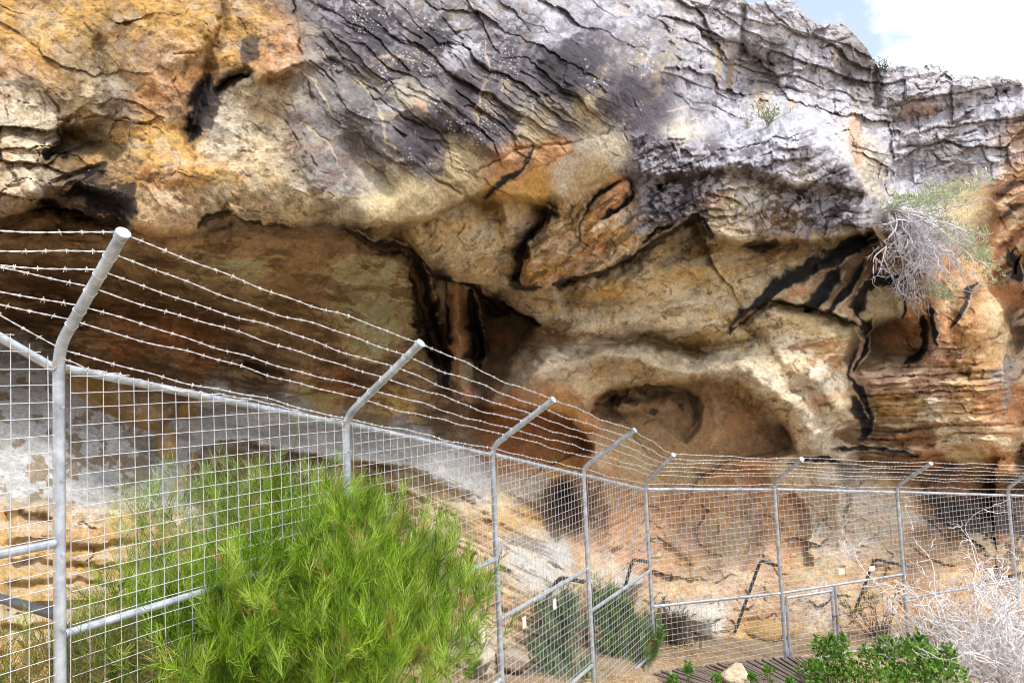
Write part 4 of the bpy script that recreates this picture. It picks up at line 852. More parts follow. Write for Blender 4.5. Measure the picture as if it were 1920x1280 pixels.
# broad sweeps of colour that follow the folds of the roof; brown in the hollow is painted shading
for i, (p, w, c_, k_, fb_) in enumerate((
    ([(930,748),(1000,694),(1080,662),(1180,664),(1290,690),(1400,694),(1470,740),(1524,800)], 44, 'cream', .62, .55), ([(1000,624),(1080,650),(1180,640),(1300,654),(1420,640)], 28, 'brown', .6, .4), ([(930,772),(1000,744),(1080,752),(1112,776)], 36, 'orange', .7, .35),
    ([(1040,590),(1160,606),(1280,572),(1400,578)], 40, 'cream', .5, .6), ([(1060,556),(1180,545),(1300,515),(1420,498),(1520,468)], 26, 'ochre', .45, .6), ([(1120,620),(1240,622),(1350,600)], 24, 'cream', .5, .5), ([(1000,560),(1100,572),(1200,560)], 18, 'brown', .4, .6),
    ([(1470,700),(1530,676),(1592,648)], 10, 'orange', .6, .4), ([(1476,728),(1540,706),(1604,690)], 9, 'orange', .6, .4), ([(1490,768),(1550,748),(1612,736)], 10, 'orange', .55, .4), ([(1500,806),(1560,796),(1612,786)], 9, 'rust', .5, .4), ([(1480,650),(1530,640),(1590,632)], 10, 'brown', .5, .4), ([(1510,742),(1560,726),(1606,716)], 8, 'cream', .6, .3), ([(1500,786),(1560,774),(1606,764)], 8, 'cream', .6, .3), ([(1480,846),(1540,832),(1600,836)], 16, 'cream', .6, .4),
    ([(1320,842),(1360,800),(1420,764)], 26, 'orange', .5, .45), ([(1340,860),(1400,820),(1456,806)], 22, 'sandy', .6, .4), ([(1380,740),(1420,780),(1450,830)], 18, 'brown', .5, .4), ([(1330,730),(1350,790),(1330,840)], 12, 'sand', .5, .4),
    ([(1240,960),(1300,940),(1380,950),(1450,930)], 50, 'orange', .5, .4), ([(1240,1040),(1320,1010),(1400,1040),(1460,1020)], 44, 'pink', .6, .4), ([(1380,900),(1400,980),(1370,1080)], 26, 'sand', .5, .5), ([(1150,900),(1160,1000),(1200,1080)], 50, 'orange', .45, .4), ([(1260,1090),(1340,1070),(1440,1100)], 30, 'sand', .5, .4),
    ([(760,400),(840,420),(930,400)], 22, 'ochre', .4, .6), ([(780,440),(860,470),(950,450)], 26, 'sand', .45, .6), ([(820,500),(900,520),(960,500)], 22, 'sandy', .5, .5),
    ([(1780,540),(1830,600),(1840,680)], 26, 'orange', .6, .4), ([(1740,590),(1770,650),(1790,690)], 16, 'rust', .5, .4), ([(1850,560),(1876,640),(1880,720)], 14, 'sand', .6, .4), ([(1790,690),(1830,710),(1880,730)], 16, 'rust', .5, .5), ([(1640,722),(1700,716),(1770,700)], 26, 'pink', .6, .4))):
    stain_or_shade(p, w, c_, k_, 0.5, 0.7, seed=400 + i, fibre=fb_)
# --- the named streaks, then dark patches, some of them painted shade
ST = [
 ([(386,150),(384,190),(372,225),(358,262)], 34), ([(404,178),(436,152),(474,136)], 14), ([(118,366),(160,346),(192,304)], 20), ([(366,418),(400,396),(436,390)], 16),
 ([(150,360),(200,372),(262,392)], 34), ([(200,400),(250,412)], 22), ([(60,400),(150,402),(240,416)], 16), ([(436,398),(500,414),(560,420)], 7), ([(84,296),(108,270)], 14), ([(108,290),(130,280)], 14),
 ([(1008,274),(986,310),(940,346),(906,370)], 8), ([(640,428),(700,462),(756,466),(800,502),(850,532),(900,548)], 18), ([(760,462),(812,510),(852,534)], 26), ([(880,545),(960,578),(1012,606)], 13), ([(900,555),(950,590)], 16),
 ([(772,470),(796,560),(822,650),(834,720)], 38), ([(878,552),(892,620),(896,690)], 28), ([(836,540),(842,620),(846,690)], 6),
 ([(1024,382),(1014,418),(986,456),(974,492),(968,534),(1012,536)], 13), ([(1028,384),(1020,420)], 22), ([(984,455),(975,490)], 16),
 ([(1188,340),(1186,364),(1160,394),(1126,412)], 8), ([(1084,440),(1088,412),(1106,384),(1132,362),(1164,340)], 7),
 ([(1036,532),(1100,520),(1152,503),(1205,470),(1255,443),(1296,412)], 12), ([(1040,530),(1090,524)], 16), ([(1205,455),(1230,438),(1260,428)], 11), ([(1284,430),(1300,404),(1314,406)], 12), ([(1300,400),(1322,420),(1334,446)], 12), ([(1230,358),(1242,348)], 12),
 ([(1390,464),(1430,466),(1456,456)], 14), ([(1640,436),(1600,452),(1560,474),(1500,508),(1446,548),(1404,588),(1368,622)], 22), ([(1640,446),(1590,470),(1530,500)], 18), ([(1400,585),(1370,624)], 8),
 ([(1444,562),(1500,573),(1560,588),(1604,612)], 11), ([(1566,494),(1538,548),(1512,584)], 24), ([(1618,492),(1584,544),(1546,584)], 12), ([(1604,596),(1610,560),(1640,526),(1676,530),(1696,556),(1696,582)], 16), ([(1604,600),(1608,560),(1634,530)], 22),
 ([(1602,596),(1624,632),(1612,676),(1598,706)], 20), ([(1628,600),(1622,640)], 10), ([(1600,706),(1618,750),(1632,790),(1620,824)], 22), ([(1598,740),(1626,790)], 16), ([(1730,598),(1732,634),(1716,664),(1694,684)], 12), ([(1740,568),(1752,610),(1754,652)], 8),
 ([(1830,530),(1800,580),(1780,612)], 12), ([(1896,470),(1910,530)], 26), ([(1480,868),(1540,860),(1590,872)], 9), ([(1570,846),(1640,838),(1720,846)], 9),
]
for i, (p, w) in enumerate(ST):
    stain_or_shade(p, w * 2.1 + 6, 'dbrown', 0.42, 0.6, 0.9, seed=i + 500)
    pq = np.asarray(p, float); nv = np.array([-(pq[-1] - pq[0])[1], (pq[-1] - pq[0])[0]]); nv /= np.linalg.norm(nv) + 1e-9
    if w > 6 and V.size: stain_or_shade(pq - nv * (w * 0.5 + 1.5), 3.0, 'sand', 0.55, 0.5, 0.8, seed=i + 300)
    stain_or_shade(p, w * (1.0 if p[0][0] > 1360 else 1.15), 'black', 0.97, 0.24, 0.6 if p[0][0] > 1360 else 0.8, seed=i, fibre=(0.10 if p[0][0] > 1360 else 0.35))
    stain_or_shade(pq - nv * w * 0.2, w * 0.42, 'black', 0.9, 0.25, 0.6, seed=i + 700)
    if w > 9 and p[0][0] < 1360: stain_or_shade(pq + nv * w * 0.1, w * 0.22, 'brown', 0.55, 0.4, 0.8, seed=i + 800)
patch([(1628,556),(1640,540),(1664,536),(1684,552),(1686,580),(1664,590),(1640,586),(1626,574)], 'tan', 0.8, 5, 57)
for i_, (p_, w_) in enumerate((([(1604,604),(1606,572),(1618,546),(1640,524),(1668,522),(1690,540),(1699,572),(1694,592)], 14), ([(1566,494),(1540,546),(1514,584)], 22), ([(1616,494),(1584,544),(1548,584)], 13), ([(1735,596),(1737,632),(1722,664),(1698,688)], 11), ([(1640,436),(1600,452),(1560,474),(1500,508),(1446,548),(1404,588),(1372,618)], 17))):
    stain_or_shade(p_, w_, 'black', 0.96, 0.2, 0.35, seed=900 + i_)
patch([(360,160),(392,138),(408,160),(418,196),(396,236),(366,226)], (.05,.042,.045), 0.85, 12, 1)
patch([(450,80),(486,68),(488,118),(452,124)], (.07,.06,.065), 0.8, 9, 2)
patch([(150,352),(256,346),(262,396),(170,404)], (.03,.022,.02), 0.85, 14, 3)
patch([(1116,760),(1150,738),(1200,745),(1160,765)], (.03,.025,.025), 0.7, 8, 4)  # painted shade: dark pocket at the alcove's upper left
patch([(1286,736),(1308,744),(1312,786),(1300,800),(1296,770)], (.06,.045,.035), 0.6, 6, 5)  # painted shade down the right side of the alcove hole
patch([(560,746),(640,736),(650,748),(600,764)], 'orange', 0.6, 6, 6)
patch([(930,800),(1000,790),(1090,830),(1100,856),(1000,862),(940,850)], 'rust', 0.55, 12, 7)
for q_, z_ in (([(1150,738),(1168,746),(1160,756),(1142,750)], 14), ([(1190,727),(1216,726),(1212,738),(1192,736)], 15), ([(1222,766),(1238,772),(1230,784),(1216,776)], 16), ([(1266,754),(1284,752),(1280,764)], 17)): patch(q_, (.04,.033,.033), 0.75, 16, z_)  # black spots painted as shaded hollows between the alcove rocks
for q_, z_ in (([(1240,758),(1256,756),(1262,772),(1244,776)], 18), ([(1196,738),(1212,742),(1206,752)], 19)): patch(q_, (.42,.33,.33), 0.5, 16, z_)
patch([(1030,900),(1066,890),(1060,950),(1046,1020),(1020,990)], (.16,.11,.075), 0.5, 8, 8)  # shadow of the upright gap put into the colour
patch([(1740,930),(1920,930),(1920,1000),(1820,1000),(1760,980)], (.035,.028,.035), 0.75, 16, 9)  # near-black colour over the recess below the buttress
for p, w in (([(1602,620),(1616,660),(1606,700),(1640,742)], 7), ([(1030,392),(1022,420),(1000,440)], 2.5), ([(1218,452),(1262,430)], 3), ([(1600,596),(1612,612)], 7), ([(1374,618),(1420,580)], 5)):
    stain_or_shade(p, w, 'pink', 0.8, 0.4, 0.4, seed=60)
for p, w, c in (([(1348,90),(1342,150)], 12, 'tan'), ([(1375,110),(1374,170)], 8, 'sandy'), ([(1605,200),(1604,260),(1614,340)], 18, 'pink'), ([(1565,80),(1568,130)], 7, 'cream'), ([(1420,170),(1428,200)], 14, 'pink'), ([(1476,180),(1478,210)], 8, 'tan'),
                ([(1890,640),(1894,720),(1890,790)], 12, 'mgrey'), ([(1470,652),(1530,648),(1592,640)], 7, 'rust'), ([(856,540),(860,620),(858,690),(876,744)], 20, 'orange'),
                ([(720,310),(740,330)], 24, 'cream'), ([(770,195),(790,215)], 20, 'pink'), ([(700,206),(742,212),(800,222)], 8, 'lav'), ([(880,92),(900,80)], 20, 'lav')):
    stain_or_shade(p, w, c, 0.75, 0.5, 0.6, seed=70)
for i, p in enumerate(CRACKS): stain_or_shade(p, 2.4, 'brown', 0.4, 0.5, 0.6, seed=i % 40)
# thin pale quartz veins
for p in ([(655,136),(700,200),(718,262),(752,308)], [(640,242),(668,268),(690,330),(684,365)], [(915,66),(919,120),(905,172),(889,252)], [(520,140),(585,152),(640,246)], [(560,215),(620,280),(650,340)], [(1012,384),(1032,390)], [(690,120),(730,116),(790,130)], [(1240,215),(1300,200)]):
    stain_or_shade(p, 3.2, 'sand', 0.6, 0.5, 0.4, seed=75)
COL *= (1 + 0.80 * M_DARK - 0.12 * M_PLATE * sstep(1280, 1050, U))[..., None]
COL *= (1 + 0.10 * g3 + 0.08 * vnoise2(U / 4.5, V / 4.5, 175))[..., None]
lum = (COL @ np.array([.3, .55, .15], np.float32))[..., None]
COL = lum + (COL - lum) * 1.15                      # the stone's hues are strong
lum2 = 0.30 * (lum / 0.30) ** 1.18
COL = np.clip(COL * lum2 / np.maximum(lum, 1e-3), 0.008, 0.78)
print('paint', round(time.time() - T0, 1))

NR = grid_normals(PT)
# outside (camera side) facing normals
nrow, ncol = shp
idx = np.arange(nrow * ncol).reshape(shp)
quads = np.stack([idx[:-1, :-1], idx[1:, :-1], idx[1:, 1:], idx[:-1, 1:]], -1)
# the cliff's parts
CU, CV = wu[:-1, :-1], wv[:-1, :-1]
REG = np.zeros(CU.shape, int)
NAMES = ['cave_wall', 'overhang', 'upper_cliff', 'cave_ceiling', 'cave_recess', 'rock_slab', 'rock_buttress', 'rock_ledge', 'cave_slope', 'side_wall']
PLABEL = {'overhang': 'ochre and grey overhanging brow of rock above the cave', 'upper_cliff': 'pale grey layered cliff face under the sky', 'cave_ceiling': 'tan cave ceiling with curving black mineral streaks',
          'cave_recess': 'dark brown recess at the back of the cave', 'rock_slab': 'smooth grey slab with brown stains behind the fence', 'rock_buttress': 'orange rounded buttress with thin weathered beds',
          'rock_ledge': 'pale golden rock ledge behind the nearest fence panel', 'cave_slope': 'sandy brown slope on the cave floor', 'cave_wall': 'orange and cream wall low in the cave', 'side_wall': 'dark rust red rock beyond the buttress'}
def setreg(k, poly): REG[in_poly(CU, CV, poly)] = k
setreg(2, [(1180,-430),(2900,-430),(2900,430),(1900,440),(1840,520),(1770,470),(1700,452),(1644,420),(1622,344),(1590,300),(1552,268),(1520,224),(1472,214),(1400,258),(1330,268),(1270,230),(1210,120),(1180,0)])
setreg(1, [(-1100,-430),(1180,-430),(1180,0),(1210,120),(1270,230),(1330,268),(1400,258),(1472,214),(1520,224),(1552,268),(1590,300),(1622,344),(1644,420),(1560,452),(1470,455),(1400,462),(1330,440),(1300,410),(1250,442),(1152,502),(1036,532),(968,532),(1012,384),(930,352),(870,374),(800,402),(730,417),(640,420),(560,421),(480,416),(430,404),(360,424),(300,432),(240,418),(130,384),(80,372),(58,390),(0,404),(-1100,420)])
setreg(4, [(-1100,420),(0,404),(58,390),(80,372),(130,384),(240,418),(300,432),(360,424),(430,404),(480,416),(560,421),(640,420),(740,417),(772,455),(808,500),(850,528),(905,546),(960,574),(1012,604),(990,690),(930,740),(880,760),(880,830),(760,800),(660,782),(560,772),(420,764),(330,778),(300,800),(262,800),(200,740),(140,692),(60,672),(-1100,660)])
setreg(3, [(740,417),(800,402),(870,374),(930,352),(1012,384),(968,532),(1036,532),(1152,502),(1250,442),(1300,410),(1330,440),(1400,462),(1470,455),(1560,452),(1644,420),(1700,452),(1740,520),(1700,700),(1640,745),(1630,830),(1570,866),(1500,866),(1490,850),(1484,822),(1462,790),(1420,748),(1370,720),(1320,714),(1270,722),(1200,720),(1140,735),(1112,764),(1100,820),(1000,764),(940,770),(880,760),(930,740),(990,690),(1012,604),(960,574),(905,546),(850,528),(808,500),(772,455)])
setreg(6, [(1700,452),(1770,470),(1840,520),(1868,566),(1890,620),(1902,690),(1908,760),(1912,810),(1886,850),(1800,862),(1720,868),(1640,862),(1570,866),(1630,830),(1640,745),(1700,700),(1740,520)])
setreg(9, [(1840,520),(1900,440),(2900,430),(2900,1600),(1960,1600),(1940,900),(1876,870),(1886,850),(1912,810),(1908,760),(1902,690),(1890,620),(1868,566)])
setreg(5, [(-1100,660),(60,672),(140,692),(200,740),(262,800),(300,800),(330,778),(420,764),(560,772),(660,782),(760,800),(860,836),(920,866),(938,900),(930,922),(900,930),(850,920),(760,880),(640,868),(540,842),(440,832),(350,850),(320,944),(200,934),(90,930),(-1100,934)])
setreg(7, [(-1100,934),(90,930),(200,934),(320,944),(420,1000),(440,1600),(-1100,1600)])
setreg(8, [(320,944),(350,850),(440,832),(540,842),(640,868),(760,880),(850,920),(900,930),(930,922),(1020,960),(1060,1040),(1120,1120),(1130,1600),(440,1600),(420,1000)])
cliff = empty('cliff'); tag(cliff, 'weathered sandstone cliff with deep cave under its overhang', None, None, 'structure')
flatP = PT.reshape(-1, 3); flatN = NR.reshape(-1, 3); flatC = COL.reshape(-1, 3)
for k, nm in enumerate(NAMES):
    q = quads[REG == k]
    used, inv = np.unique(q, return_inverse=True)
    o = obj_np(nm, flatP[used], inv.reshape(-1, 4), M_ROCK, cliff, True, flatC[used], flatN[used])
    o['label'] = PLABEL[nm]
def cliff_at(px, py):
    return PT[min(np.searchsorted(vv, py), nrow - 1), min(np.searchsorted(uu, px), ncol - 1)]
print('cliff', round(time.time() - T0, 1))

# ------------------------------------------------------------------ ground
GP = np.array([(0,0,-1.55),(-2.1,3.3,-2.08),(-1.13,4.8,-2.42),(-.2,6.3,-2.78),(.75,7.8,-3.22),(1.76,9.4,-3.62),(3.9,9.95,-3.99),(5.8,10.6,-4.08),(7.85,11.2,-4.25),(2.6,8.7,-3.94),(3.6,8.6,-3.99),(2,7.2,-3.5),(5,8,-4.02),(8,8,-4.1),(4,5,-3.2),(0,3,-2.2),(-6,2,-1.7),(-6,8,-2.6),(10,0,-2.6),(3,12,-4.0),(6,13,-4.2),(12,14,-4.4),(0,-8,-1.3),(-10,-8,-1.1),(12,-8,-2.2),(1.2,6.0,-2.95),(-1.2,3.8,-2.25),(16,20,-4.6),(-14,12,-2.4),(2.2,10.6,-3.75)])
cg = GP[:, :2] / 4.0; Dg = np.linalg.norm(cg[:, None] - cg[None], axis=2); ng = len(cg)
Ag = np.zeros((ng + 3, ng + 3)); Ag[:ng, :ng] = tps(Dg) + np.eye(ng) * 0.01; Ag[:ng, ng] = 1; Ag[:ng, ng + 1:] = cg; Ag[ng, :ng] = 1; Ag[ng + 1:, :ng] = cg.T
wg = np.linalg.solve(Ag, np.concatenate([GP[:, 2], np.zeros(3)]))
def ground_z(x, y):
    x = np.clip(np.asarray(x, float), -16, 18); y = np.clip(np.asarray(y, float), -10, 22)
    xx, yy = x / 4.0, y / 4.0; r = wg[ng] + wg[ng + 1] * xx + wg[ng + 2] * yy
    for i in range(ng): r = r + wg[i] * tps(np.sqrt((xx - cg[i, 0]) ** 2 + (yy - cg[i, 1]) ** 2))
    return r
DK_A = P(1482, 1232, 9.72); DK_B = P(1215, 1264, 8.85); DK_C = P(1540, 1300, 8.75)
DK_N = np.cross(DK_B - DK_A, DK_C - DK_A); DK_N /= np.linalg.norm(DK_N); DK_N = DK_N * np.sign(DK_N[2])
gx = np.concatenate([[-600, -250, -90, -40], np.arange(-20, -3, 0.5), np.arange(-3, 9, 0.07), np.arange(9, 22, 0.5), [40, 90, 250, 600]])
gy = np.concatenate([[-600, -250, -90, -40], np.arange(-20, 2, 0.5), np.arange(2, 12.5, 0.07), np.arange(12.5, 26, 0.5), [40, 90, 250, 600]])
GX, GY = np.meshgrid(gx, gy)
GZ = ground_z(GX, GY) + 0.05 * fbm2(GX * 1.1, GY * 1.1, 4, 401) + 0.018 * fbm2(GX * 7, GY * 7, 3, 405)
dk_z = DK_A[2] - ((GX - DK_A[0]) * DK_N[0] + (GY - DK_A[1]) * DK_N[1]) / DK_N[2]
dk_px, dk_py, dk_d = px_of(np.stack([GX, GY, dk_z], -1))
dk_in = (dk_d > 1) & in_poly(dk_px, dk_py, [(1545,1222),(1480,1228),(1300,1240),(1190,1262),(1300,1330),(1720,1330)])
GZ = np.where(dk_in, np.minimum(GZ, dk_z - 0.07), GZ)
gi = np.arange(GX.size).reshape(GX.shape)
gq = np.stack([gi[:-1, :-1], gi[:-1, 1:], gi[1:, 1:], gi[1:, :-1]], -1).reshape(-1, 4)
gn = fbm2(GX * 1.7, GY * 1.7, 4, 410); gn2 = fbm2(GX * 9, GY * 9, 3, 414)
gc = np.array((.34, .25, .16)) * (1 + 0.3 * gn2[..., None]) * np.ones(GX.shape + (1,))
gc = gc * (1 - sstep(0, .4, gn)[..., None] * 0.5) + np.array((.42, .33, .24)) * sstep(0, .4, gn)[..., None] * 0.5
M_GROUND = mat_rock('sandy_soil', True, bump=0.7, scale=1.6)
g = obj_np('ground', np.stack([GX, GY, GZ], -1), gq, M_GROUND, None, True, gc.reshape(-1, 3)); tag(g, 'dry sandy soil sloping down to the fence', None, None, 'structure')

# ------------------------------------------------------------------ fence
rng = np.random.default_rng(11)
POSTS = [  # bend pixel, depth, tip pixel, tip depth, top-rail pixel y, joint height of lower end
 ((110, 652), 3.27, (229, 440), 2.93), ((648, 782), 4.80, (787, 645), 4.46), ((922, 838), 6.29, (1036, 750), 5.95), ((1093, 877), 7.84, (1189, 807), 7.50), ((1209, 905), 9.37, (1262, 853), 8.85),
 ((1451, 905), 9.95, (1503, 861), 9.30), ((1681, 911), 10.58, (1745, 869), 9.93), ((1889, 915), 11.23, (1942, 876), 10.58)]
RAIL = [(108, 690), (648, 795), (922, 852), (1093, 891), (1210, 917), (1451, 917), (1681, 922), (1889, 928)]
BEND = [P(b[0], b[1], z) for b, z, t, tz in POSTS]; TIP = [P(t[0], t[1], tz) for b, z, t, tz in POSTS]
RZ = []
for (b, z, t, tz), r in zip(POSTS, RAIL): RZ.append(P(r[0], r[1], z)[2])
PX = [np.array([p[0], p[1]]) for p in BEND]
# a hidden post to the left and one to the right continue the runs
fr = [0.02, 0.18, 0.33, 0.475, 0.645, 0.775, 1.0]
left_y = [437, 470, 500, 503, 553, 574, 612]
left_pts = []
for f_, y0 in zip(fr, left_y):
    a = TIP[0] * (1 - f_) + BEND[0] * f_; zz = a @ _cf
    b = P(0, y0, zz * (1800 - px_of(a)[0]) / 1800.0)
    left_pts.append(a + (b - a) / np.linalg.norm((b - a)[:2]) * 1.8)
lb = left_pts[-1]; lt = left_pts[0]
rl0 = P(108, 690, 3.27); rl1 = P(0, 627, 3.27 * 1690 / 1800); left_rail = rl0 + (rl1 - rl0) / np.linalg.norm((rl1 - rl0)[:2]) * 1.8
PXL = np.array([2 * PX[0][0] - PX[1][0], 2 * PX[0][1] - PX[1][1]])
lb = np.array([PXL[0], PXL[1], max(lb[2], left_rail[2] + 0.06)]); left_pts[-1] = lb
PXR = 2 * PX[7] - PX[6]; rb = np.array([PXR[0], PXR[1], 2 * BEND[7][2] - BEND[6][2]]); rt = rb + (TIP[7] - BEND[7])
bends = [lb] + BEND + [rb]; tips = [lt] + TIP + [rt]
rails = [left_rail[2]] + RZ + [2 * RZ[7] - RZ[6]]
plan = [PXL] + PX + [PXR]
PR, RR, WR = 0.0255, 0.0200, 0.0019
MIDZ = [-0.61, -1.02, -1.50, -2.02, -2.48, -2.94, -3.02, -3.37, -3.5]       # level of each bay's middle rail
BOTZ = [z - 1.02 for z in MIDZ]; BOTZ[5] = -3.93; BOTZ[6] = -3.98; BOTZ[7] = -4.15; BOTZ[8] = -4.35

def arm_curve(b, t):
    up = np.array([0, 0, 1.0]); d = (t - b) / np.linalg.norm(t - b); r = 0.10
    p0 = b - up * r; p2 = b + d * r
    s = np.linspace(0, 1, 7)[:, None]
    return (1 - s) ** 2 * p0 + 2 * s * (1 - s) * b + s ** 2 * p2

def make_post(i, par):
    b, t = bends[i], tips[i]
    gz = float(ground_z(b[0], b[1])) - 0.25
    cv_ = arm_curve(b, t)
    pts = np.vstack([[[b[0], b[1], gz]], [[b[0], b[1], rails[i] - 0.25]], cv_, [t]])
    o = MB().tube(pts, PR, 14).build('post', M_GALV, par)
    d = (t - b) / np.linalg.norm(t - b)
    MB().tube([t - d * 0.012, t + d * 0.004, t + d * 0.006, t + d * 0.014], [PR * 1.12, PR * 1.12, PR * 1.25, PR * 1.2], 14).build('cap', M_GALV, o)
    if i in (1, 2):
        for k in range(4):
            z = rails[i] - 0.18 - 0.33 * k
            q = np.array([b[0], b[1], z]) + out_dir[i - 1 if i else 0] * (PR - 0.003) * (0.9 if k % 2 else 1.0)
            MB().tube([q, q + out_dir[i - 1] * 0.012], 0.009, 6).build('bolt', M_GALV, o)
    if i in (1, 2, 3):
        for f_ in fr[:-1]:
            c_ = t * (1 - f_) + b * f_; e1_ = np.cross(d, [0, 0, 1.0]); e1_ /= np.linalg.norm(e1_); e2_ = np.cross(d, e1_); th_ = np.linspace(0, 2 * np.pi, 15)
            MB().tube([c_ + d * 0.006 * math.sin(3 * q) + (PR + 0.0015) * (math.cos(q) * e1_ + math.sin(q) * e2_) for q in th_], 0.0016, 5, False).build('tie_wire', M_WIRE, o)
    return o

out_dir = []       # outward (camera side) direction of each bay
for i in range(len(plan) - 1):
    d = (plan[i + 1] - plan[i]) / np.linalg.norm(plan[i + 1] - plan[i]); o_ = np.array([d[1], -d[0], 0.0]); out_dir.append(o_)

def bay_mesh(i, z0f, z1f, s0, s1, off, top_over=0.012, cell=0.075, phase=0.0):
    """welded wires of one bay between run positions s0,s1; z0f,z1f give bottom and top along the bay"""
    a, b_ = plan[i], plan[i + 1]; ln = np.linalg.norm(b_ - a); d = np.append((b_ - a) / ln, 0); o_ = out_dir[i] * off
    A0 = np.append(a, 0.0)
    lines = []
    s = s0 + phase
    while s <= s1 + 1e-6:
        w = 0.003 * rng.normal()
        lines.append((A0 + d * (s + w) + o_ + [0, 0, z0f(s)], A0 + d * s + o_ + [0, 0, z1f(s) + top_over + 0.014 * rng.random()])); s += cell
    zmin = min(z0f(s0), z0f(s1)); zmax = max(z1f(s0), z1f(s1)); z = zmin + 0.005
    ss = np.linspace(s0, s1, 60)
    while z < zmax:
        ok = (z1f(ss) + 0.02 >= z) & (z0f(ss) - 0.02 <= z)
        if ok.sum() > 3:
            q = ss[ok]; zz = z + 0.002 * rng.normal()
            e = 0.02 * rng.random()
            lines.append((A0 + d * q[0] + o_ * 1.13 + [0, 0, zz], A0 + d * min(q[-1] + e, s1) + o_ * 1.13 + [0, 0, zz]))
        z += cell
    pl = []
    for p, q in lines:
        t = np.linspace(0, 1, 5)[:, None]; l = p * (1 - t) + q * t
        l[1:-1] += rng.normal(0, 0.0028, (3, 3)); pl.append(l)
    pl = np.array(pl); v, f = many_tubes(pl, np.full(pl.shape[:2], WR), 5)
    return v, f

def make_run(name, label, idxs, posts):
    root = empty(name, (plan[posts[0]][0], plan[posts[0]][1], float(ground_z(*plan[posts[0]])))); tag(root, label, 'fence', 'wire mesh security fence')
    for i in posts: make_post(i, root)
    for i in idxs:
        a, b_ = plan[i], plan[i + 1]; ln = np.linalg.norm(b_ - a); d = np.append((b_ - a) / ln, 0)
        za, zb = rails[i], rails[i + 1]
        MB().tube([np.array([*a, za]) + d * PR * 0.8, np.array([*b_, zb]) - d * PR * 0.8], RR, 12).build('top_rail', M_GALV, root)
        for p_, sg_ in ((np.array([*a, za]), 1), (np.array([*b_, zb]), -1)):
            dr_ = (np.array([*b_, zb]) - np.array([*a, za])) / np.linalg.norm(np.array([*b_, zb]) - np.array([*a, za])) * sg_
            MB().tube([p_ + dr_ * (PR * 0.9), p_ + dr_ * (PR + 0.010), p_ + dr_ * (PR + 0.016)], [RR * 1.10, RR * 1.08, RR * 1.0], 12, False).build('weld', M_WELD, root)
        mz = MIDZ[i]; mz2 = -3.02 if i == 5 else mz
        MB().tube([np.array([*a, mz]) + d * PR * 0.8, np.array([*b_, mz2]) - d * PR * 0.8], RR, 12).build('middle_rail', M_GALV, root)
        bz = BOTZ[i]
        if i not in (5, 6):
            MB().tube([np.array([*a, bz]) + d * PR * 0.8, np.array([*b_, bz]) - d * PR * 0.8], RR * 0.9, 12).build('bottom_rail', M_GALV, root)
        top = lambda s: za + (zb - za) * (np.asarray(s) / ln) + 0.004
        if i == 6:      # the bay with the gate: full mesh above the middle rail, a short one beside the gate
            v, f = bay_mesh(i, lambda s: mz - 0.0 + 0 * np.asarray(s), top, PR + 0.012, ln - PR - 0.01, 0.027)
            o = obj_np('wire_mesh', v, f, M_WIRE, root); o['kind'] = 'stuff'
            v, f = bay_mesh(i, lambda s: bz + 0 * np.asarray(s), lambda s: mz - 0.02 + 0 * np.asarray(s), GATE_S + 0.09, ln - PR - 0.01, 0.027)
            o = obj_np('wire_mesh', v, f, M_WIRE, root); o['kind'] = 'stuff'
            q = np.array([*a, 0]) + d * (GATE_S + 0.05)
            MB().tube([q + [0, 0, bz - 0.3], q + [0, 0, mz]], RR, 12).build('gate_post', M_GALV, root)
            MB().tube([q + d * 0.03 + [0, 0, bz], np.array([*b_, bz]) - d * PR], RR * 0.8, 12).build('bottom_rail', M_GALV, root)
        else:
            v, f = bay_mesh(i, lambda s: bz + 0 * np.asarray(s), top, PR + 0.012, ln - PR - 0.008, 0.027)
            o = obj_np('wire_mesh', v, f, M_WIRE, root); o['kind'] = 'stuff'
    return root
GATE_S = 0.86

run1 = make_run('mesh_fence', 'galvanised mesh fence run with barbed wire descending from the left foreground to the corner', [0, 1, 2, 3, 4], [0, 1, 2, 3, 4, 5])
run2 = make_run('mesh_fence', 'galvanised mesh fence run with barbed wire crossing the cave mouth right of the corner', [5, 6, 7, 8], [6, 7, 8, 9])

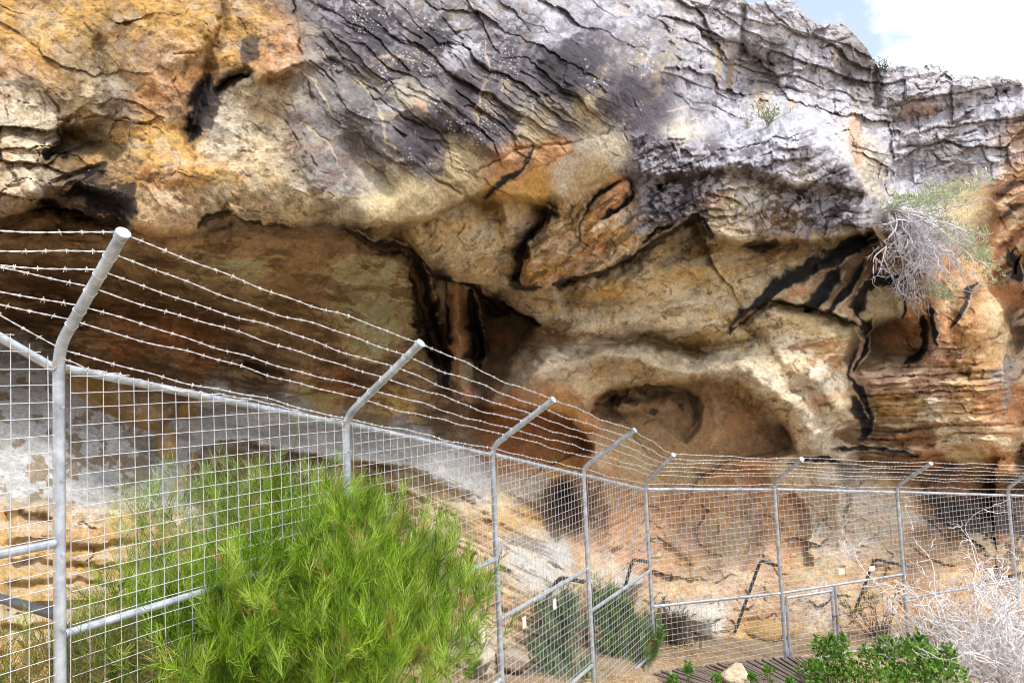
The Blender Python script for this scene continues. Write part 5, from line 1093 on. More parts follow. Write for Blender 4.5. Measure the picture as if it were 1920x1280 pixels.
def barbed(pts_posts, sag, par, seed, extra=1.0):
    r = np.random.default_rng(seed)
    path = []
    for a, b_ in zip(pts_posts[:-1], pts_posts[1:]):
        n = 46; t = np.linspace(0, 1, n)[:-1, None]
        ph = r.random(3) * 6.28; sg = sag * (0.5 + r.random())
        l = a * (1 - t) + b_ * t
        l[:, 2] += (-sg * 4 * (t * (1 - t)) + 0.006 * np.sin(t * 13 + ph[0]) * np.sin(t * np.pi) + 0.004 * np.sin(t * 31 + ph[1]) * np.sin(t * np.pi) + 0.012 * np.sin(t * 6.3 + ph[2]) * np.sin(t * np.pi))[:, 0]
        path.append(l)
    path.append(pts_posts[-1][None]); path = np.concatenate(path)
    seg = np.linalg.norm(np.diff(path, axis=0), axis=1); cum = np.concatenate([[0], np.cumsum(seg)])
    # two twisted line wires
    s = np.arange(0, cum[-1], 0.016); base = np.stack([np.interp(s, cum, path[:, k]) for k in range(3)], 1)
    tg = np.gradient(base, axis=0); tg /= np.linalg.norm(tg, axis=1)[:, None]
    n1 = np.cross(tg, [0, 0, 1.0]); n1 /= np.linalg.norm(n1, axis=1)[:, None]; n2 = np.cross(tg, n1)
    V_, F_, k0 = [], [], 0
    for ph in (0, np.pi):
        a = s / 0.055 * 2 * np.pi * 0.5 + ph
        l = base + 0.0021 * (np.cos(a)[:, None] * n1 + np.sin(a)[:, None] * n2)
        v, f = many_tubes(l[None], np.full((1, len(l)), 0.0016), 4); V_.append(v); F_.append(f + k0); k0 += len(v)
    # barbs
    sb = np.arange(0.03, cum[-1], 0.086) + r.normal(0, 0.011, len(np.arange(0.03, cum[-1], 0.086)))
    bp_ = np.stack([np.interp(sb, cum, path[:, k]) for k in range(3)], 1); ii = np.clip((sb / 0.016).astype(int), 0, len(s) - 1)
    T, N1, N2 = tg[ii], n1[ii], n2[ii]; m = len(sb)
    pl = []
    for q in range(2):
        a = r.random(m) * np.pi + q * 1.4
        dd = np.cos(a)[:, None] * N1 + np.sin(a)[:, None] * N2 + T * (0.35 * (1 if q else -1))
        dd /= np.linalg.norm(dd, axis=1)[:, None]
        o_ = T * (0.006 * (q - 0.5))
        pl.append(np.stack([bp_ + o_ - dd * 0.0135, bp_ + o_, bp_ + o_ + dd * 0.0135], 1))
    pl.append(np.stack([bp_ - T * 0.007, bp_, bp_ + T * 0.007], 1))
    pl = np.concatenate(pl); rad = np.full(pl.shape[:2], 0.0014); rad[2 * m:] = 0.0042
    v, f = many_tubes(pl, rad, 4); V_.append(v); F_.append(f + k0)
    return obj_np('barbed_wire', np.concatenate(V_), np.concatenate(F_), M_BARB, par)

for k, f_ in enumerate(fr):
    def at(i):
        if i == 0: return left_pts[k]
        p = tips[i] * (1 - f_) + bends[i] * f_
        if k == 6: p = bends[i] + np.array([0, 0, -0.01])
        d = out_dir[min(i, len(out_dir) - 1)]
        a = (tips[i] - bends[i]); a /= np.linalg.norm(a); n = np.array([0, 0, 1.0]) - a * a[2]; n /= np.linalg.norm(n)
        return p + (n * (PR + 0.004) if k < 6 else d * (PR + 0.004))
    barbed([at(i) for i in range(0, 6)], 0.012, run1, 40 + k)
    barbed([at(i) for i in range(5, 10)], 0.010, run2, 60 + k)
# slack strand lying along the first bay's top rail
a = bends[1] + np.array([0.0, 0, -0.05]) + out_dir[1] * 0.03; b_ = bends[2] + np.array([0, 0, -0.03]) + out_dir[1] * 0.03
barbed([a, a * 0.72 + b_ * 0.28 + [0, 0, -0.035], a * 0.45 + b_ * 0.55 + [0, 0, 0.005], b_], 0.006, run1, 90)

# bent braces behind the posts
def brace(par, joint, jz, bendp, bz, foot, fz):
    p0, p1, p2 = P(*joint, jz), P(*bendp, bz), P(*foot, fz)
    s = np.linspace(0, 1, 6)[:, None]
    u0 = p1 + (p0 - p1) / np.linalg.norm(p0 - p1) * 0.10; u2 = p1 + (p2 - p1) / np.linalg.norm(p2 - p1) * 0.10
    c_ = (1 - s) ** 2 * u0 + 2 * s * (1 - s) * p1 + s ** 2 * u2
    q = p2 + (p2 - p1) / np.linalg.norm(p2 - p1) * 0.35
    MB().tube(np.vstack([[p0], c_, [p2], [q]]), 0.0235, 10).build('brace', M_DARKPIPE, par)
brace(run1, (1096, 1090), 7.86, (1048, 1082), 8.3, (1000, 1166), 8.55)
brace(run1, (1218, 1053), 9.39, (1186, 1048), 9.9, (1154, 1166), 10.25)
brace(run2, (1464, 1062), 9.98, (1426, 1050), 10.55, (1381, 1176), 10.95)
brace(run2, (1694, 1060), 10.6, (1640, 1047), 11.15, (1604, 1142), 11.5)
brace(run1, (106, 1152), 3.29, (-30, 1112), 3.75, (-160, 1250), 4.0)

# gate
a, b_ = plan[6], plan[7]; ln = np.linalg.norm(b_ - a); d = np.append((b_ - a) / ln, 0); oo = out_dir[6]
gate = empty('gate', (*(a + d[:2] * 0.1), BOTZ[6])); tag(gate, 'small square mesh gate set below the middle rail', 'gate')
g0 = np.append(a, 0) + d * 0.075; g1_ = np.append(a, 0) + d * (GATE_S - 0.015); zt, zb = MIDZ[6] - 0.075, BOTZ[6] + 0.0
for nm, p, q in (('frame_stile', g0 + [0, 0, zb], g0 + [0, 0, zt]), ('frame_stile', g1_ + [0, 0, zb], g1_ + [0, 0, zt]), ('frame_rail', g0 + [0, 0, zt], g1_ + [0, 0, zt]), ('frame_rail', g0 + [0, 0, zb], g1_ + [0, 0, zb])):
    MB().tube([p, q], 0.021, 10).build(nm, M_GALV, gate)
v, f = bay_mesh(6, lambda s: zb + 0 * np.asarray(s), lambda s: zt + 0 * np.asarray(s), 0.095, GATE_S - 0.03, 0.021, 0.0)
o = obj_np('wire_mesh', v, f, M_WIRE, gate); o['kind'] = 'stuff'
for z in (zt - 0.14, zb + 0.16):
    q = g0 - d * 0.035 + [0, 0, z]
    MB().tube([q - [0, 0, 0.04], q + [0, 0, 0.04]], 0.016, 10).build('hinge', M_GALV, gate)
q = g1_ + d * 0.02 + [0, 0, (zt + zb) / 2 + 0.1] + oo * 0.03
MB().tube([q - d * 0.06, q + d * 0.07], 0.012, 8).build('latch', M_RUST, gate)
lk = empty('padlock', tuple(q + d * 0.03)); tag(lk, 'small brass padlock hanging on the gate latch', 'padlock')
ql = q + d * 0.03 - [0, 0, 0.065] + oo * 0.012
MB().box(ql, d * 0.024, oo * 0.010, np.array([0, 0, 0.022])).build('lock_body', M_BRASS, lk, False)
th = np.linspace(0, np.pi, 9)
MB().tube(np.stack([ql + [0, 0, 0.022] + d * 0.015 * math.cos(t) + np.array([0, 0, 0.042]) * math.sin(t) for t in th]), 0.0038, 8).build('shackle', M_GALV, lk)

# blank cream tags wired to the mesh
TAGS = [((1040, 1132), 3, 0.062, 0.10, 'cream tag right of the second one on the fence bay left of the corner bay'), ((983, 1166), 3, 0.064, 0.10, 'cream tag just right of the third post from the left'), ((905, 1194), 2, 0.058, 0.085, 'cream tag beside the large green bush'),
        ((1578, 1071), 6, 0.105, 0.075, 'cream tag above the gate latch'), ((1635, 1065), 6, 0.10, 0.07, 'cream tag on the mesh over the bent brace right of the gate'), ((1858, 1070), 7, 0.10, 0.075, 'cream tag behind the dry grey shrub')]
for (x0, y0), bay, w, h, lab in TAGS:
    pa = np.append(plan[bay], 0); nn = out_dir[bay]; dirv = P(x0, y0, 1.0) - CAM
    tpar = ((pa + nn * 0.045 - CAM) @ nn) / (dirv @ nn); p = CAM + dirv * tpar
    dd = np.append((plan[bay + 1] - plan[bay]), 0); dd /= np.linalg.norm(dd)
    o = empty('fence_tag', tuple(p)); tag(o, lab, 'tag', 'blank cream tags on the fence mesh')
    mbx = MB().box(p, dd * w / 2, nn * 0.002, np.array([0, 0, h / 2])); mbx.build('plate', M_TAG, o, False)
    for sx in (-1, 1):
        q = p + dd * sx * w * 0.36 + np.array([0, 0, h * 0.36])
        MB().tube([q - nn * 0.02, q + nn * 0.004], 0.0022, 5).build('tie_wire', M_GALV, o)
print('fence', round(time.time() - T0, 1))

# ------------------------------------------------------------------ boardwalk in front of the gate
bw = empty('boardwalk', (3.0, 8.9, -3.85)); tag(bw, 'narrow weathered dark boards of a walkway in front of the gate', 'boardwalk')
def on_deck(px, py, lift=0.0):
    dv = P(px, py, 1.0) - CAM; t_ = ((DK_A + DK_N * lift - CAM) @ DK_N) / (dv @ DK_N); return CAM + dv * t_
NBD = 46; base_me = None
for k in range(NBD):
    t_ = k / (NBD - 1.0)
    p = on_deck(1520 + (1205 - 1520) * t_, 1231 + 36 * t_ ** 1.5 + 1.5 * rng.normal()); q = on_deck(1620 + (1400 - 1620) * t_, 1302 + 22 * t_)
    c_ = (p + q) / 2; ax = q - p; ln_ = np.linalg.norm(ax); ax /= ln_
    if base_me is None:
        o = MB().box((0, 0, 0), (0.5, 0, 0), (0, 0.0195, 0), (0, 0, 0.013)).build('board', M_WOOD, None, False); base_me = o.data
    else:
        o = bpy.data.objects.new('board', base_me); col.objects.link(o)
    yv = np.cross(DK_N, ax); yv /= np.linalg.norm(yv)
    zv = np.cross(ax, yv) + 0.05 * rng.normal() * yv; yv = np.cross(zv, ax); yv /= np.linalg.norm(yv); zv = np.cross(ax, yv)
    m4 = Matrix(((ax[0] * ln_, yv[0], zv[0], c_[0]), (ax[1] * ln_, yv[1], zv[1], c_[1]), (ax[2] * ln_, yv[2], zv[2], c_[2] + 0.004 * rng.normal()), (0, 0, 0, 1)))
    o.parent = bw; o.matrix_basis = Matrix.Translation(-bw.location) @ m4
for f_ in (0.12, 0.5, 0.9):
    p = on_deck(1520 + 100 * f_, 1231 + 71 * f_, -0.055); q = on_deck(1205 + 195 * f_, 1267 + 57 * f_, -0.055)
    MB().tube([p, q], 0.035, 4).build('joist', M_WOOD, bw, False)

# ------------------------------------------------------------------ loose stones
def boulder(name, label, px, py, z, r, seed, base, grp=None):
    n, m = 40, 26
    th = np.linspace(0, 2 * np.pi, n, endpoint=False); ph = np.linspace(0.02, np.pi - 0.02, m)
    T, H = np.meshgrid(th, ph); d = np.stack([np.sin(H) * np.cos(T), np.sin(H) * np.sin(T), np.cos(H)], -1)
    k = 1 + 0.32 * vnoise(d[..., 0] * 1.6 + seed, d[..., 1] * 1.6, d[..., 2] * 1.6, seed) + 0.12 * vnoise(d[..., 0] * 5, d[..., 1] * 5 + seed, d[..., 2] * 5, seed) + 0.04 * vnoise(d[..., 0] * 14, d[..., 1] * 14 + seed, d[..., 2] * 14, seed)
    for q in range(7):      # chopped facets
        a = np.random.default_rng(seed * 7 + q).normal(size=3); a /= np.linalg.norm(a)
        k = np.minimum(k, 0.66 / np.maximum(d @ a, 0.25))
    c_ = P(px, py, z); v = c_ + d * k[..., None] * np.array(r)
    idx = np.arange(n * m).reshape(m, n)
    f = np.stack([idx[:-1], np.roll(idx[:-1], -1, 1), np.roll(idx[1:], -1, 1), idx[1:]], -1).reshape(-1, 4)
    nz = vnoise(v[..., 0] * 6, v[..., 1] * 6, v[..., 2] * 6, seed + 3)
    cl = np.array(base) * (1 + 0.22 * nz[..., None])
    o = obj_np(name, v - c_, f, M_ROCK, None, True, cl.reshape(-1, 3)); o.location = c_
    tag(o, label, 'rock', grp); return o
boulder('boulder', 'pale cream rock at the near edge of the boardwalk', 1375, 1272, 8.9, (.25, .22, .17), 5, (.62, .50, .36))
boulder('boulder', 'white block leaning in the sand behind the fence corner', 1290, 1150, 10.7, (.55, .40, .16), 8, (.60, .56, .50))
boulder('boulder', 'low white rock behind the mesh right of the corner post', 1170, 1090, 10.4, (.40, .3, .13), 12, (.58, .54, .48))
boulder('boulder', 'ochre rounded rock under the brace foot left of the gate', 1430, 1185, 11.0, (.42, .3, .16), 17, (.46, .30, .13))
boulder('boulder', 'cream rock behind the mesh right of the green bush', 905, 1225, 7.3, (.17, .18, .14), 21, (.60, .52, .42))
boulder('boulder', 'buff rock behind the mesh at the foot of the third bay', 965, 1240, 7.6, (.18, .18, .13), 25, (.52, .43, .33))
boulder('boulder', 'brown block on the cave floor right of the dark brace', 1545, 1185, 11.3, (.2, .18, .10), 29, (.30, .22, .16))

# ------------------------------------------------------------------ plants
def needle_bush(name, label, cat, blobs, tufts, per, ln, wid, greens, seed, fence_keep=None, stems=10, grp=None, updir=0.55, mat=None, clump=14, clen=0.34):
    r = np.random.default_rng(seed)
    blobs = np.array(blobs, float); vol = (blobs[:, 3] * blobs[:, 4] * blobs[:, 5]) ** (2 / 3) * (blobs[:, 6] if blobs.shape[1] > 6 else 1)
    bi = r.choice(len(blobs), tufts, p=vol / vol.sum())
    d = r.normal(size=(tufts, 3)); d /= np.linalg.norm(d, axis=1)[:, None]; d[:, 2] = np.where(d[:, 2] < -0.25, -d[:, 2], d[:, 2])
    rad = r.random(tufts) ** 0.38 * (0.82 + 0.42 * r.random(tufts) ** 2)
    c_ = blobs[bi, :3] + d * rad[:, None] * blobs[bi, 3:6]
    nb = max(6, tufts // clump); hub = c_[:nb]; hd = d[:nb] * 0.8 + np.array([0, 0, updir]) + r.normal(size=(nb, 3)) * 0.3; hd /= np.linalg.norm(hd, axis=1)[:, None]
    own = r.integers(0, nb, tufts); sp_ = (r.random(tufts) - 0.45) * clen
    c_ = np.where((r.random(tufts) < 0.78)[:, None], hub[own] + hd[own] * sp_[:, None] + r.normal(size=(tufts, 3)) * clen * 0.13 * (1.2 - sp_ / clen)[:, None], c_)
    d = np.where((r.random(tufts) < 0.7)[:, None], hd[own], d)
    ax = d * 0.75 + np.array([0, 0, updir]) + r.normal(size=(tufts, 3)) * 0.35; ax /= np.linalg.norm(ax, axis=1)[:, None]
    sl_ = ln * (1.4 + 1.3 * r.random(tufts))
    n = tufts * per; ti = np.repeat(np.arange(tufts), per); f_ = r.random(n)
    org = c_[ti] + ax[ti] * (sl_[ti] * (f_ - 0.4))[:, None]
    a2 = r.normal(size=(n, 3)); a2 -= ax[ti] * np.sum(a2 * ax[ti], 1)[:, None]; a2 /= np.linalg.norm(a2, axis=1)[:, None]
    sp = 0.35 + 0.55 * r.random(n)
    dv = ax[ti] * np.cos(sp)[:, None] + a2 * np.sin(sp)[:, None]
    l = ln * (0.6 + 0.8 * r.random(n))
    bend = (ax[ti] * 0.5 + np.array([0, 0, 0.25]) - dv * 0.3) * (l * 0.35)[:, None]
    p0, p1, p2 = org, org + dv * (l * 0.5)[:, None], org + dv * l[:, None] + bend
    pl = np.stack([p0, p1, p2], 1)
    side = np.cross(dv, r.normal(size=(n, 3))); side /= np.linalg.norm(side, axis=1)[:, None] + 1e-9
    w = wid * (0.7 + 0.6 * r.random(n)); wd_ = np.stack([w * 0.7, w, w * 0.12], 1)
    v, fc = ribbons(pl, wd_, side)
    gr = np.array(greens, float)
    tc_ = r.random(tufts); k = np.clip(tc_[ti] + 0.25 * r.normal(size=n), 0, 0.999) * (len(gr) - 1)
    i0 = k.astype(int); cc = gr[i0] * (1 - (k - i0))[:, None] + gr[np.minimum(i0 + 1, len(gr) - 1)] * (k - i0)[:, None]
    cc = cc * (0.8 + 0.4 * r.random(n))[:, None]
    dead = (r.random(tufts) < 0.03)[ti] | (r.random(n) < 0.012); cc = np.where(dead[:, None], np.array((.46, .30, .10)) * (0.7 + 0.5 * r.random(n))[:, None], cc)
    base = blobs[:, :3].mean(0); base = np.array([base[0], base[1], float(ground_z(base[0], base[1]))])
    root = empty(name, tuple(base)); tag(root, label, cat, grp)
    obj_np('foliage', v, fc, mat or M_GREEN, root, True, np.repeat(cc, 6, 0))
    # woody stems from the base to the tufts
    sel = r.choice(tufts, min(stems, tufts), replace=False)
    t = np.linspace(0, 1, 7)[None, :, None]
    st = base + np.array([0, 0, -0.05]) + r.normal(0, 0.06, (len(sel), 1, 3)) * np.array([1, 1, 0])
    en = c_[sel][:, None, :]
    mid = (st + en) / 2 + r.normal(0, 0.06, (len(sel), 1, 3)) - np.array([0, 0, 0.06])
    pl = (1 - t) ** 2 * st + 2 * t * (1 - t) * mid + t ** 2 * en
    v, fc = many_tubes(pl, np.linspace(0.009, 0.002, 7)[None, :] * np.ones((len(sel), 1)), 5)
    obj_np('stems', v, fc, M_STEM, root)
    return root

def bl(px, py, z, rx, ry, rz, k=1.0): return (*P(px, py, z), rx, ry, rz, k)
VIV = [(.035, .08, .008), (.12, .23, .010), (.23, .41, .012), (.35, .55, .022), (.50, .62, .16)]
DUL = [(.08, .15, .03), (.15, .27, .05), (.24, .38, .08), (.34, .48, .16), (.46, .50, .22)]
needle_bush('needle_shrub', 'large bright green needle-leaved bush pushing through the near fence', 'bush',
    [bl(650,1010,4.6,.20,.25,.22,1.2), bl(690,1085,4.45,.36,.35,.30,1.5), bl(560,1090,4.35,.36,.3,.34,1.4), bl(780,1120,4.6,.30,.3,.24,1.2), bl(850,1100,4.8,.12,.2,.13,.6), bl(470,1160,4.1,.34,.3,.30,1.2), bl(640,1200,4.05,.50,.4,.36,1.7), bl(800,1220,4.25,.36,.3,.30,1.3), bl(520,1000,4.65,.22,.2,.20,.8), bl(370,1190,3.95,.30,.25,.24,1.2), bl(250,1230,3.75,.26,.2,.18,1.0), bl(600,1310,3.9,.8,.4,.26,1.3), bl(400,1270,3.7,.4,.3,.16,.9), bl(300,1150,4.1,.24,.2,.20,.9), bl(420,1090,4.35,.26,.2,.24,.9), bl(190,1240,3.65,.22,.2,.16,.8), bl(350,1240,3.8,.32,.2,.20,1.1)],
    3300, 40, 0.086, 0.0027, VIV, 301, stems=240, clump=13, clen=0.48)
needle_bush('needle_shrub', 'thin grey-green sprays of needle leaves behind the second mesh bay', 'bush',
    [bl(290,990,4.6,.20,.2,.26,.8), bl(390,960,4.9,.26,.2,.24,.9), bl(480,930,5.3,.34,.2,.22,1.1), bl(580,940,5.4,.22,.2,.16,.9), bl(400,1060,4.8,.34,.2,.22,1.1), bl(700,1010,5.6,.30,.2,.20,.9), bl(800,1050,6.0,.22,.2,.16,.7), bl(280,1080,4.5,.24,.2,.2,.8)],
    430, 30, 0.085, 0.0028, DUL, 302, stems=40, clump=9, clen=0.44)
needle_bush('grass_clump', 'yellow-green grass clump at the foot of the nearest post', 'grass',
    [bl(140,1270,3.4,.22,.2,.16), bl(50,1280,3.3,.25,.2,.10), bl(240,1240,3.6,.22,.2,.16), bl(120,1120,3.45,.04,.05,.10,.4)],
    260, 24, 0.075, 0.0032, [(.08,.14,.02), (.16,.24,.04), (.32,.28,.10), (.40,.30,.14)], 303, stems=12)
needle_bush('needle_shrub', 'blue-green wispy bush behind the mesh between the two posts left of the corner', 'bush',
    [bl(1050,1190,8.2,.26,.3,.34), bl(1030,1250,8.0,.34,.3,.26), bl(1060,1150,8.3,.16,.2,.22,.7), bl(1080,1270,7.9,.26,.3,.2)], 620, 26, 0.085, 0.0052, [(.10,.16,.08), (.21,.31,.17), (.32,.44,.26), (.45,.54,.37)], 304, stems=30)
needle_bush('needle_shrub', 'dark green rounded bush against the corner post of the fence', 'bush',
    [bl(1150,1190,9.2,.26,.3,.30), bl(1200,1205,9.35,.28,.3,.24), bl(1170,1235,9.1,.26,.3,.16), bl(1130,1160,9.1,.2,.2,.3)], 640, 26, 0.085, 0.0058, [(.06,.12,.04), (.13,.24,.065), (.21,.35,.09), (.30,.43,.16)], 305, stems=30)
needle_bush('low_shrub', 'low brownish shrub just inside the fence right of the corner', 'bush',
    [bl(1262,1190,10.1,.26,.3,.20), bl(1290,1215,10.1,.30,.3,.14), bl(1240,1170,10.2,.15,.2,.15)], 260, 22, 0.07, 0.0062, [(.07,.06,.04), (.13,.12,.07), (.20,.17,.10), (.25,.17,.14)], 306, stems=40)
needle_bush('weed', 'spindly yellow-flowered weed behind the mesh right of the gate', 'weed',
    [bl(1640,1130,10.9,.22,.2,.22,1), bl(1610,1150,10.9,.12,.2,.18,.6), bl(1690,1130,10.9,.14,.2,.15,.5)], 46, 20, 0.05, 0.006, [(.10,.14,.03), (.22,.22,.04), (.40,.34,.06)], 307, stems=34)

def leafy_bush(name, label, blobs, n, size, greens, seed, stems=20, grp=None):
    r = np.random.default_rng(seed); blobs = np.array(blobs, float)
    vol = (blobs[:, 3] * blobs[:, 4] * blobs[:, 5]) ** (2 / 3)
    bi = r.choice(len(blobs), n, p=vol / vol.sum()); d = r.normal(size=(n, 3)); d /= np.linalg.norm(d, axis=1)[:, None]; d[:, 2] = np.abs(d[:, 2]) * np.where(r.random(n) < .85, 1, -1)
    p = blobs[bi, :3] + d * (r.random(n) ** 0.4)[:, None] * blobs[bi, 3:6] * (1 + 0.25 * vnoise(d[:, 0] * 3 + bi, d[:, 1] * 3, d[:, 2] * 3, seed))[:, None]
    t = d * 0.5 + r.normal(size=(n, 3)) * 0.6 + [0, 0, 0.3]; t /= np.linalg.norm(t, axis=1)[:, None]
    s = np.cross(t, r.normal(size=(n, 3))); s /= np.linalg.norm(s, axis=1)[:, None]; nn = np.cross(t, s)
    L_ = size * (0.4 + 1.0 * r.random(n)); k = np.array([0, .3, .7, 1.0]); wv_ = np.array([.06, .26, .22, .03])
    pl = p[:, None] + t[:, None] * (L_[:, None] * k)[..., None] - nn[:, None] * (L_[:, None] * np.array([0, .04, .02, -.06]))[..., None]
    v, f = ribbons(pl, L_[:, None] * 2 * wv_[None], s)
    gr = np.array(greens); q = r.random(n) * (len(gr) - 1.001); i0 = q.astype(int); cc = gr[i0] * (1 - (q - i0))[:, None] + gr[i0 + 1] * (q - i0)[:, None]
    base = blobs[:, :3].mean(0); base[2] = float(ground_z(base[0], base[1])); root = empty(name, tuple(base)); tag(root, label, 'bush', grp)
    obj_np('foliage', v, f, M_LEAF, root, True, np.repeat(cc, 8, 0))
    sel = r.choice(n, min(stems, n), replace=False); tt = np.linspace(0, 1, 6)[None, :, None]
    st = base + np.array([0, 0, -0.05]) + r.normal(0, .05, (len(sel), 1, 3)) * [1, 1, 0]
    st = np.where(True, st * [0, 0, 1] + (0.6 * p[sel][:, None] + 0.4 * st) * [1, 1, 0], st)
    en = p[sel][:, None]; mid = (st + en) / 2 + r.normal(0, .04, (len(sel), 1, 3))
    v, f = many_tubes((1 - tt) ** 2 * st + 2 * tt * (1 - tt) * mid + tt ** 2 * en, np.linspace(.007, .002, 6)[None] * np.ones((len(sel), 1)), 5)
    obj_np('stems', v, f, M_STEM, root); return root
LG = [(.03, .08, .012), (.07, .17, .02), (.12, .27, .03), (.18, .36, .04), (.25, .42, .08)]
leafy_bush('leafy_bush', 'glossy dark green leafy bush before the foot of the gate', [bl(1556,1228,8.9,.20,.3,.24), bl(1535,1268,8.7,.24,.3,.20), bl(1600,1268,8.6,.22,.3,.18), bl(1582,1205,8.9,.07,.1,.12)], 1700, 0.05, LG, 320, 40)
leafy_bush('leafy_bush', 'wider glossy leafy bush between the gate and the dry shrub', [bl(1648,1238,8.0,.20,.3,.16), bl(1715,1232,7.7,.24,.3,.20), bl(1690,1280,7.5,.40,.3,.18), bl(1768,1266,7.4,.24,.3,.16), bl(1725,1205,7.8,.06,.1,.12), bl(1660,1210,8.0,.06,.1,.10), bl(1780,1228,7.5,.07,.1,.12)], 2700, 0.047, LG, 321, 60)
SPR = [((1290,1262,7.9),.05,.12,'leftmost leafy sprout before the boardwalk'), ((1262,1280,7.7),.06,.08,'short leafy sprout at the lower edge left of the tallest sprout'), ((1345,1275,7.8),.05,.08,'leafy sprout beside the pale rock'), ((1440,1262,8.1),.055,.12,'upright leafy sprout right of the pale rock'), ((1410,1272,8.2),.03,.06,'thin leafy sprout between the pale rock and the upright one'), ((1482,1280,8.0),.03,.06,'small leafy sprout left of the gate bush')]
for i, (q, rx_, rz_, lab) in enumerate(SPR):
    leafy_bush('leafy_sprout', lab, [(*P(*q), rx_, rx_, rz_)], 110, 0.042, [(.06,.16,.02), (.12,.28,.04), (.18,.36,.06)], 330 + i, 5, 'leafy sprouts before the boardwalk')

def twigs(anchor, n_main, length, dir_fn, seed, rad, levels=3, kids=4, grav=0.0, rmin=0.0016):
    """branching dry twigs: list of (polylines, radii)"""
    r = np.random.default_rng(seed); K = 7
    def grow(start, dirs, ln, wob, g):
        n = len(start); pts = [start]; d = dirs.copy()
        for k in range(K - 1):
            d = d + r.normal(0, wob, (n, 3)) + np.array([0, 0, -g]); d /= np.linalg.norm(d, axis=1)[:, None]
            pts.append(pts[-1] + d * (ln / (K - 1))[:, None])
        return np.stack(pts, 1), d
    st = np.array(anchor) + r.normal(0, 0.05, (n_main, 3)); dr = dir_fn(r, n_main)
    V_, F_, C_, k0 = [], [], [], 0
    ln = length * (0.6 + 0.6 * r.random(n_main)); rr = rad * (0.7 + 0.6 * r.random(n_main))
    tipsl = []
    for lev in range(levels):
        pl, de = grow(st, dr, ln, 0.20 + 0.06 * lev, grav)
        radv = rr[:, None] * np.linspace(1, 0.45, K)[None]
        v, f = many_tubes(pl, radv, 4 if lev == 0 else 3); V_.append(v); F_.append(f + k0); k0 += len(v)
        cc = (0.75 + 0.5 * r.random(len(pl)))[:, None]; C_.append(np.repeat(cc, K * (4 if lev == 0 else 3), 0))
        tipsl.append(pl[:, -1])
        if lev == levels - 1: break
        m = len(pl) * kids; bi = np.repeat(np.arange(len(pl)), kids); at_ = r.integers(2, K, m)
        st = pl[bi, at_]; tg = pl[bi, at_] - pl[bi, at_ - 1]; tg /= np.linalg.norm(tg, axis=1)[:, None]
        dr = tg + r.normal(0, 0.5, (m, 3)); dr /= np.linalg.norm(dr, axis=1)[:, None]
        ln = ln[bi] * (0.35 + 0.35 * r.random(m)); rr = np.maximum(rr[bi] * 0.6, rmin)
    return np.concatenate(V_), np.concatenate(F_), np.concatenate(C_), np.concatenate(tipsl), tipsl

# dry grey shrub, lower right
ba = P(1895, 1330, 8.0); ba[2] = float(ground_z(ba[0], ba[1])) + 0.25
def d_up(r, n):
    d = r.normal(size=(n, 3)) * np.array([0.55, 0.4, 0.25]) + np.array([-0.02, 0, 0.95]); return d / np.linalg.norm(d, axis=1)[:, None]
sh = empty('dry_shrub', tuple(ba)); tag(sh, 'leafless pale grey twiggy shrub in the lower right', 'shrub')
v, f, cc, _, _ = twigs(ba, 66, 1.08, d_up, 351, 0.014, 4, 3, 0.0, 0.0046)
obj_np('twigs', v, f, M_TWIG, sh, True, cc * np.array((.76, .73, .75)))
ba2 = P(1700, 1275, 7.9)
dl = lambda r, n: (lambda d: d / np.linalg.norm(d, axis=1)[:, None])(r.normal(size=(n, 3)) * 0.25 + np.array([-0.35, 0.1, 0.8]))
v, f, cc, _, _ = twigs(P(1760, 1300, 7.8), 3, 0.75, dl, 352, 0.008, 3, 3)
obj_np('branch', v, f, M_TWIG, sh, True, cc * np.array((.50, .46, .43)))
rs = empty('dry_shrub', tuple(P(1745, 1200, 10.2))); tag(rs, 'thin reddish dry shrub against the mesh right of the gate', 'shrub')
v, f, cc, _, _ = twigs(P(1750, 1215, 10.3), 30, 0.75, d_up, 353, 0.005, 3, 3, 0.0, 0.003)
obj_np('twigs', v, f, M_TWIG, rs, True, cc * np.array((.34, .25, .21)))

# shrub hanging from the ledge of the cliff
an = cliff_at(1655, 392) * 0.985
hs = empty('hanging_shrub', tuple(an)); tag(hs, 'half dead shrub hanging from the cliff ledge above the buttress', 'shrub')
def d_hang(r, n):
    d = np.stack([0.30 + 0.40 * r.random(n), -0.30 + 0.2 * r.normal(size=n), -0.75 + 0.30 * r.normal(size=n)], 1); return d / np.linalg.norm(d, axis=1)[:, None]
v, f, cc, _, _ = twigs(an + np.array([0.15, -0.10, 0]), 46, 1.1, d_hang, 361, 0.017, 4, 3, 0.12, 0.0052)
obj_np('dead_twigs', v, f, M_TWIG, hs, True, cc * np.array((.58, .56, .60)))
r = np.random.default_rng(363)
SPRAYS = [[(1652,398),(1700,380),(1760,362),(1835,342)], [(1660,392),(1720,372),(1790,360)], [(1660,400),(1730,400),(1790,420),(1850,470)], [(1690,395),(1760,415),(1830,440),(1858,490)], [(1700,400),(1790,440),(1840,480),(1850,522)], [(1690,420),(1760,455),(1820,480)], [(1655,395),(1680,375),(1700,365)], [(1740,520),(1760,540),(1766,548)], [(1700,385),(1740,370),(1770,352)]]
bpl, tipsq = [], []
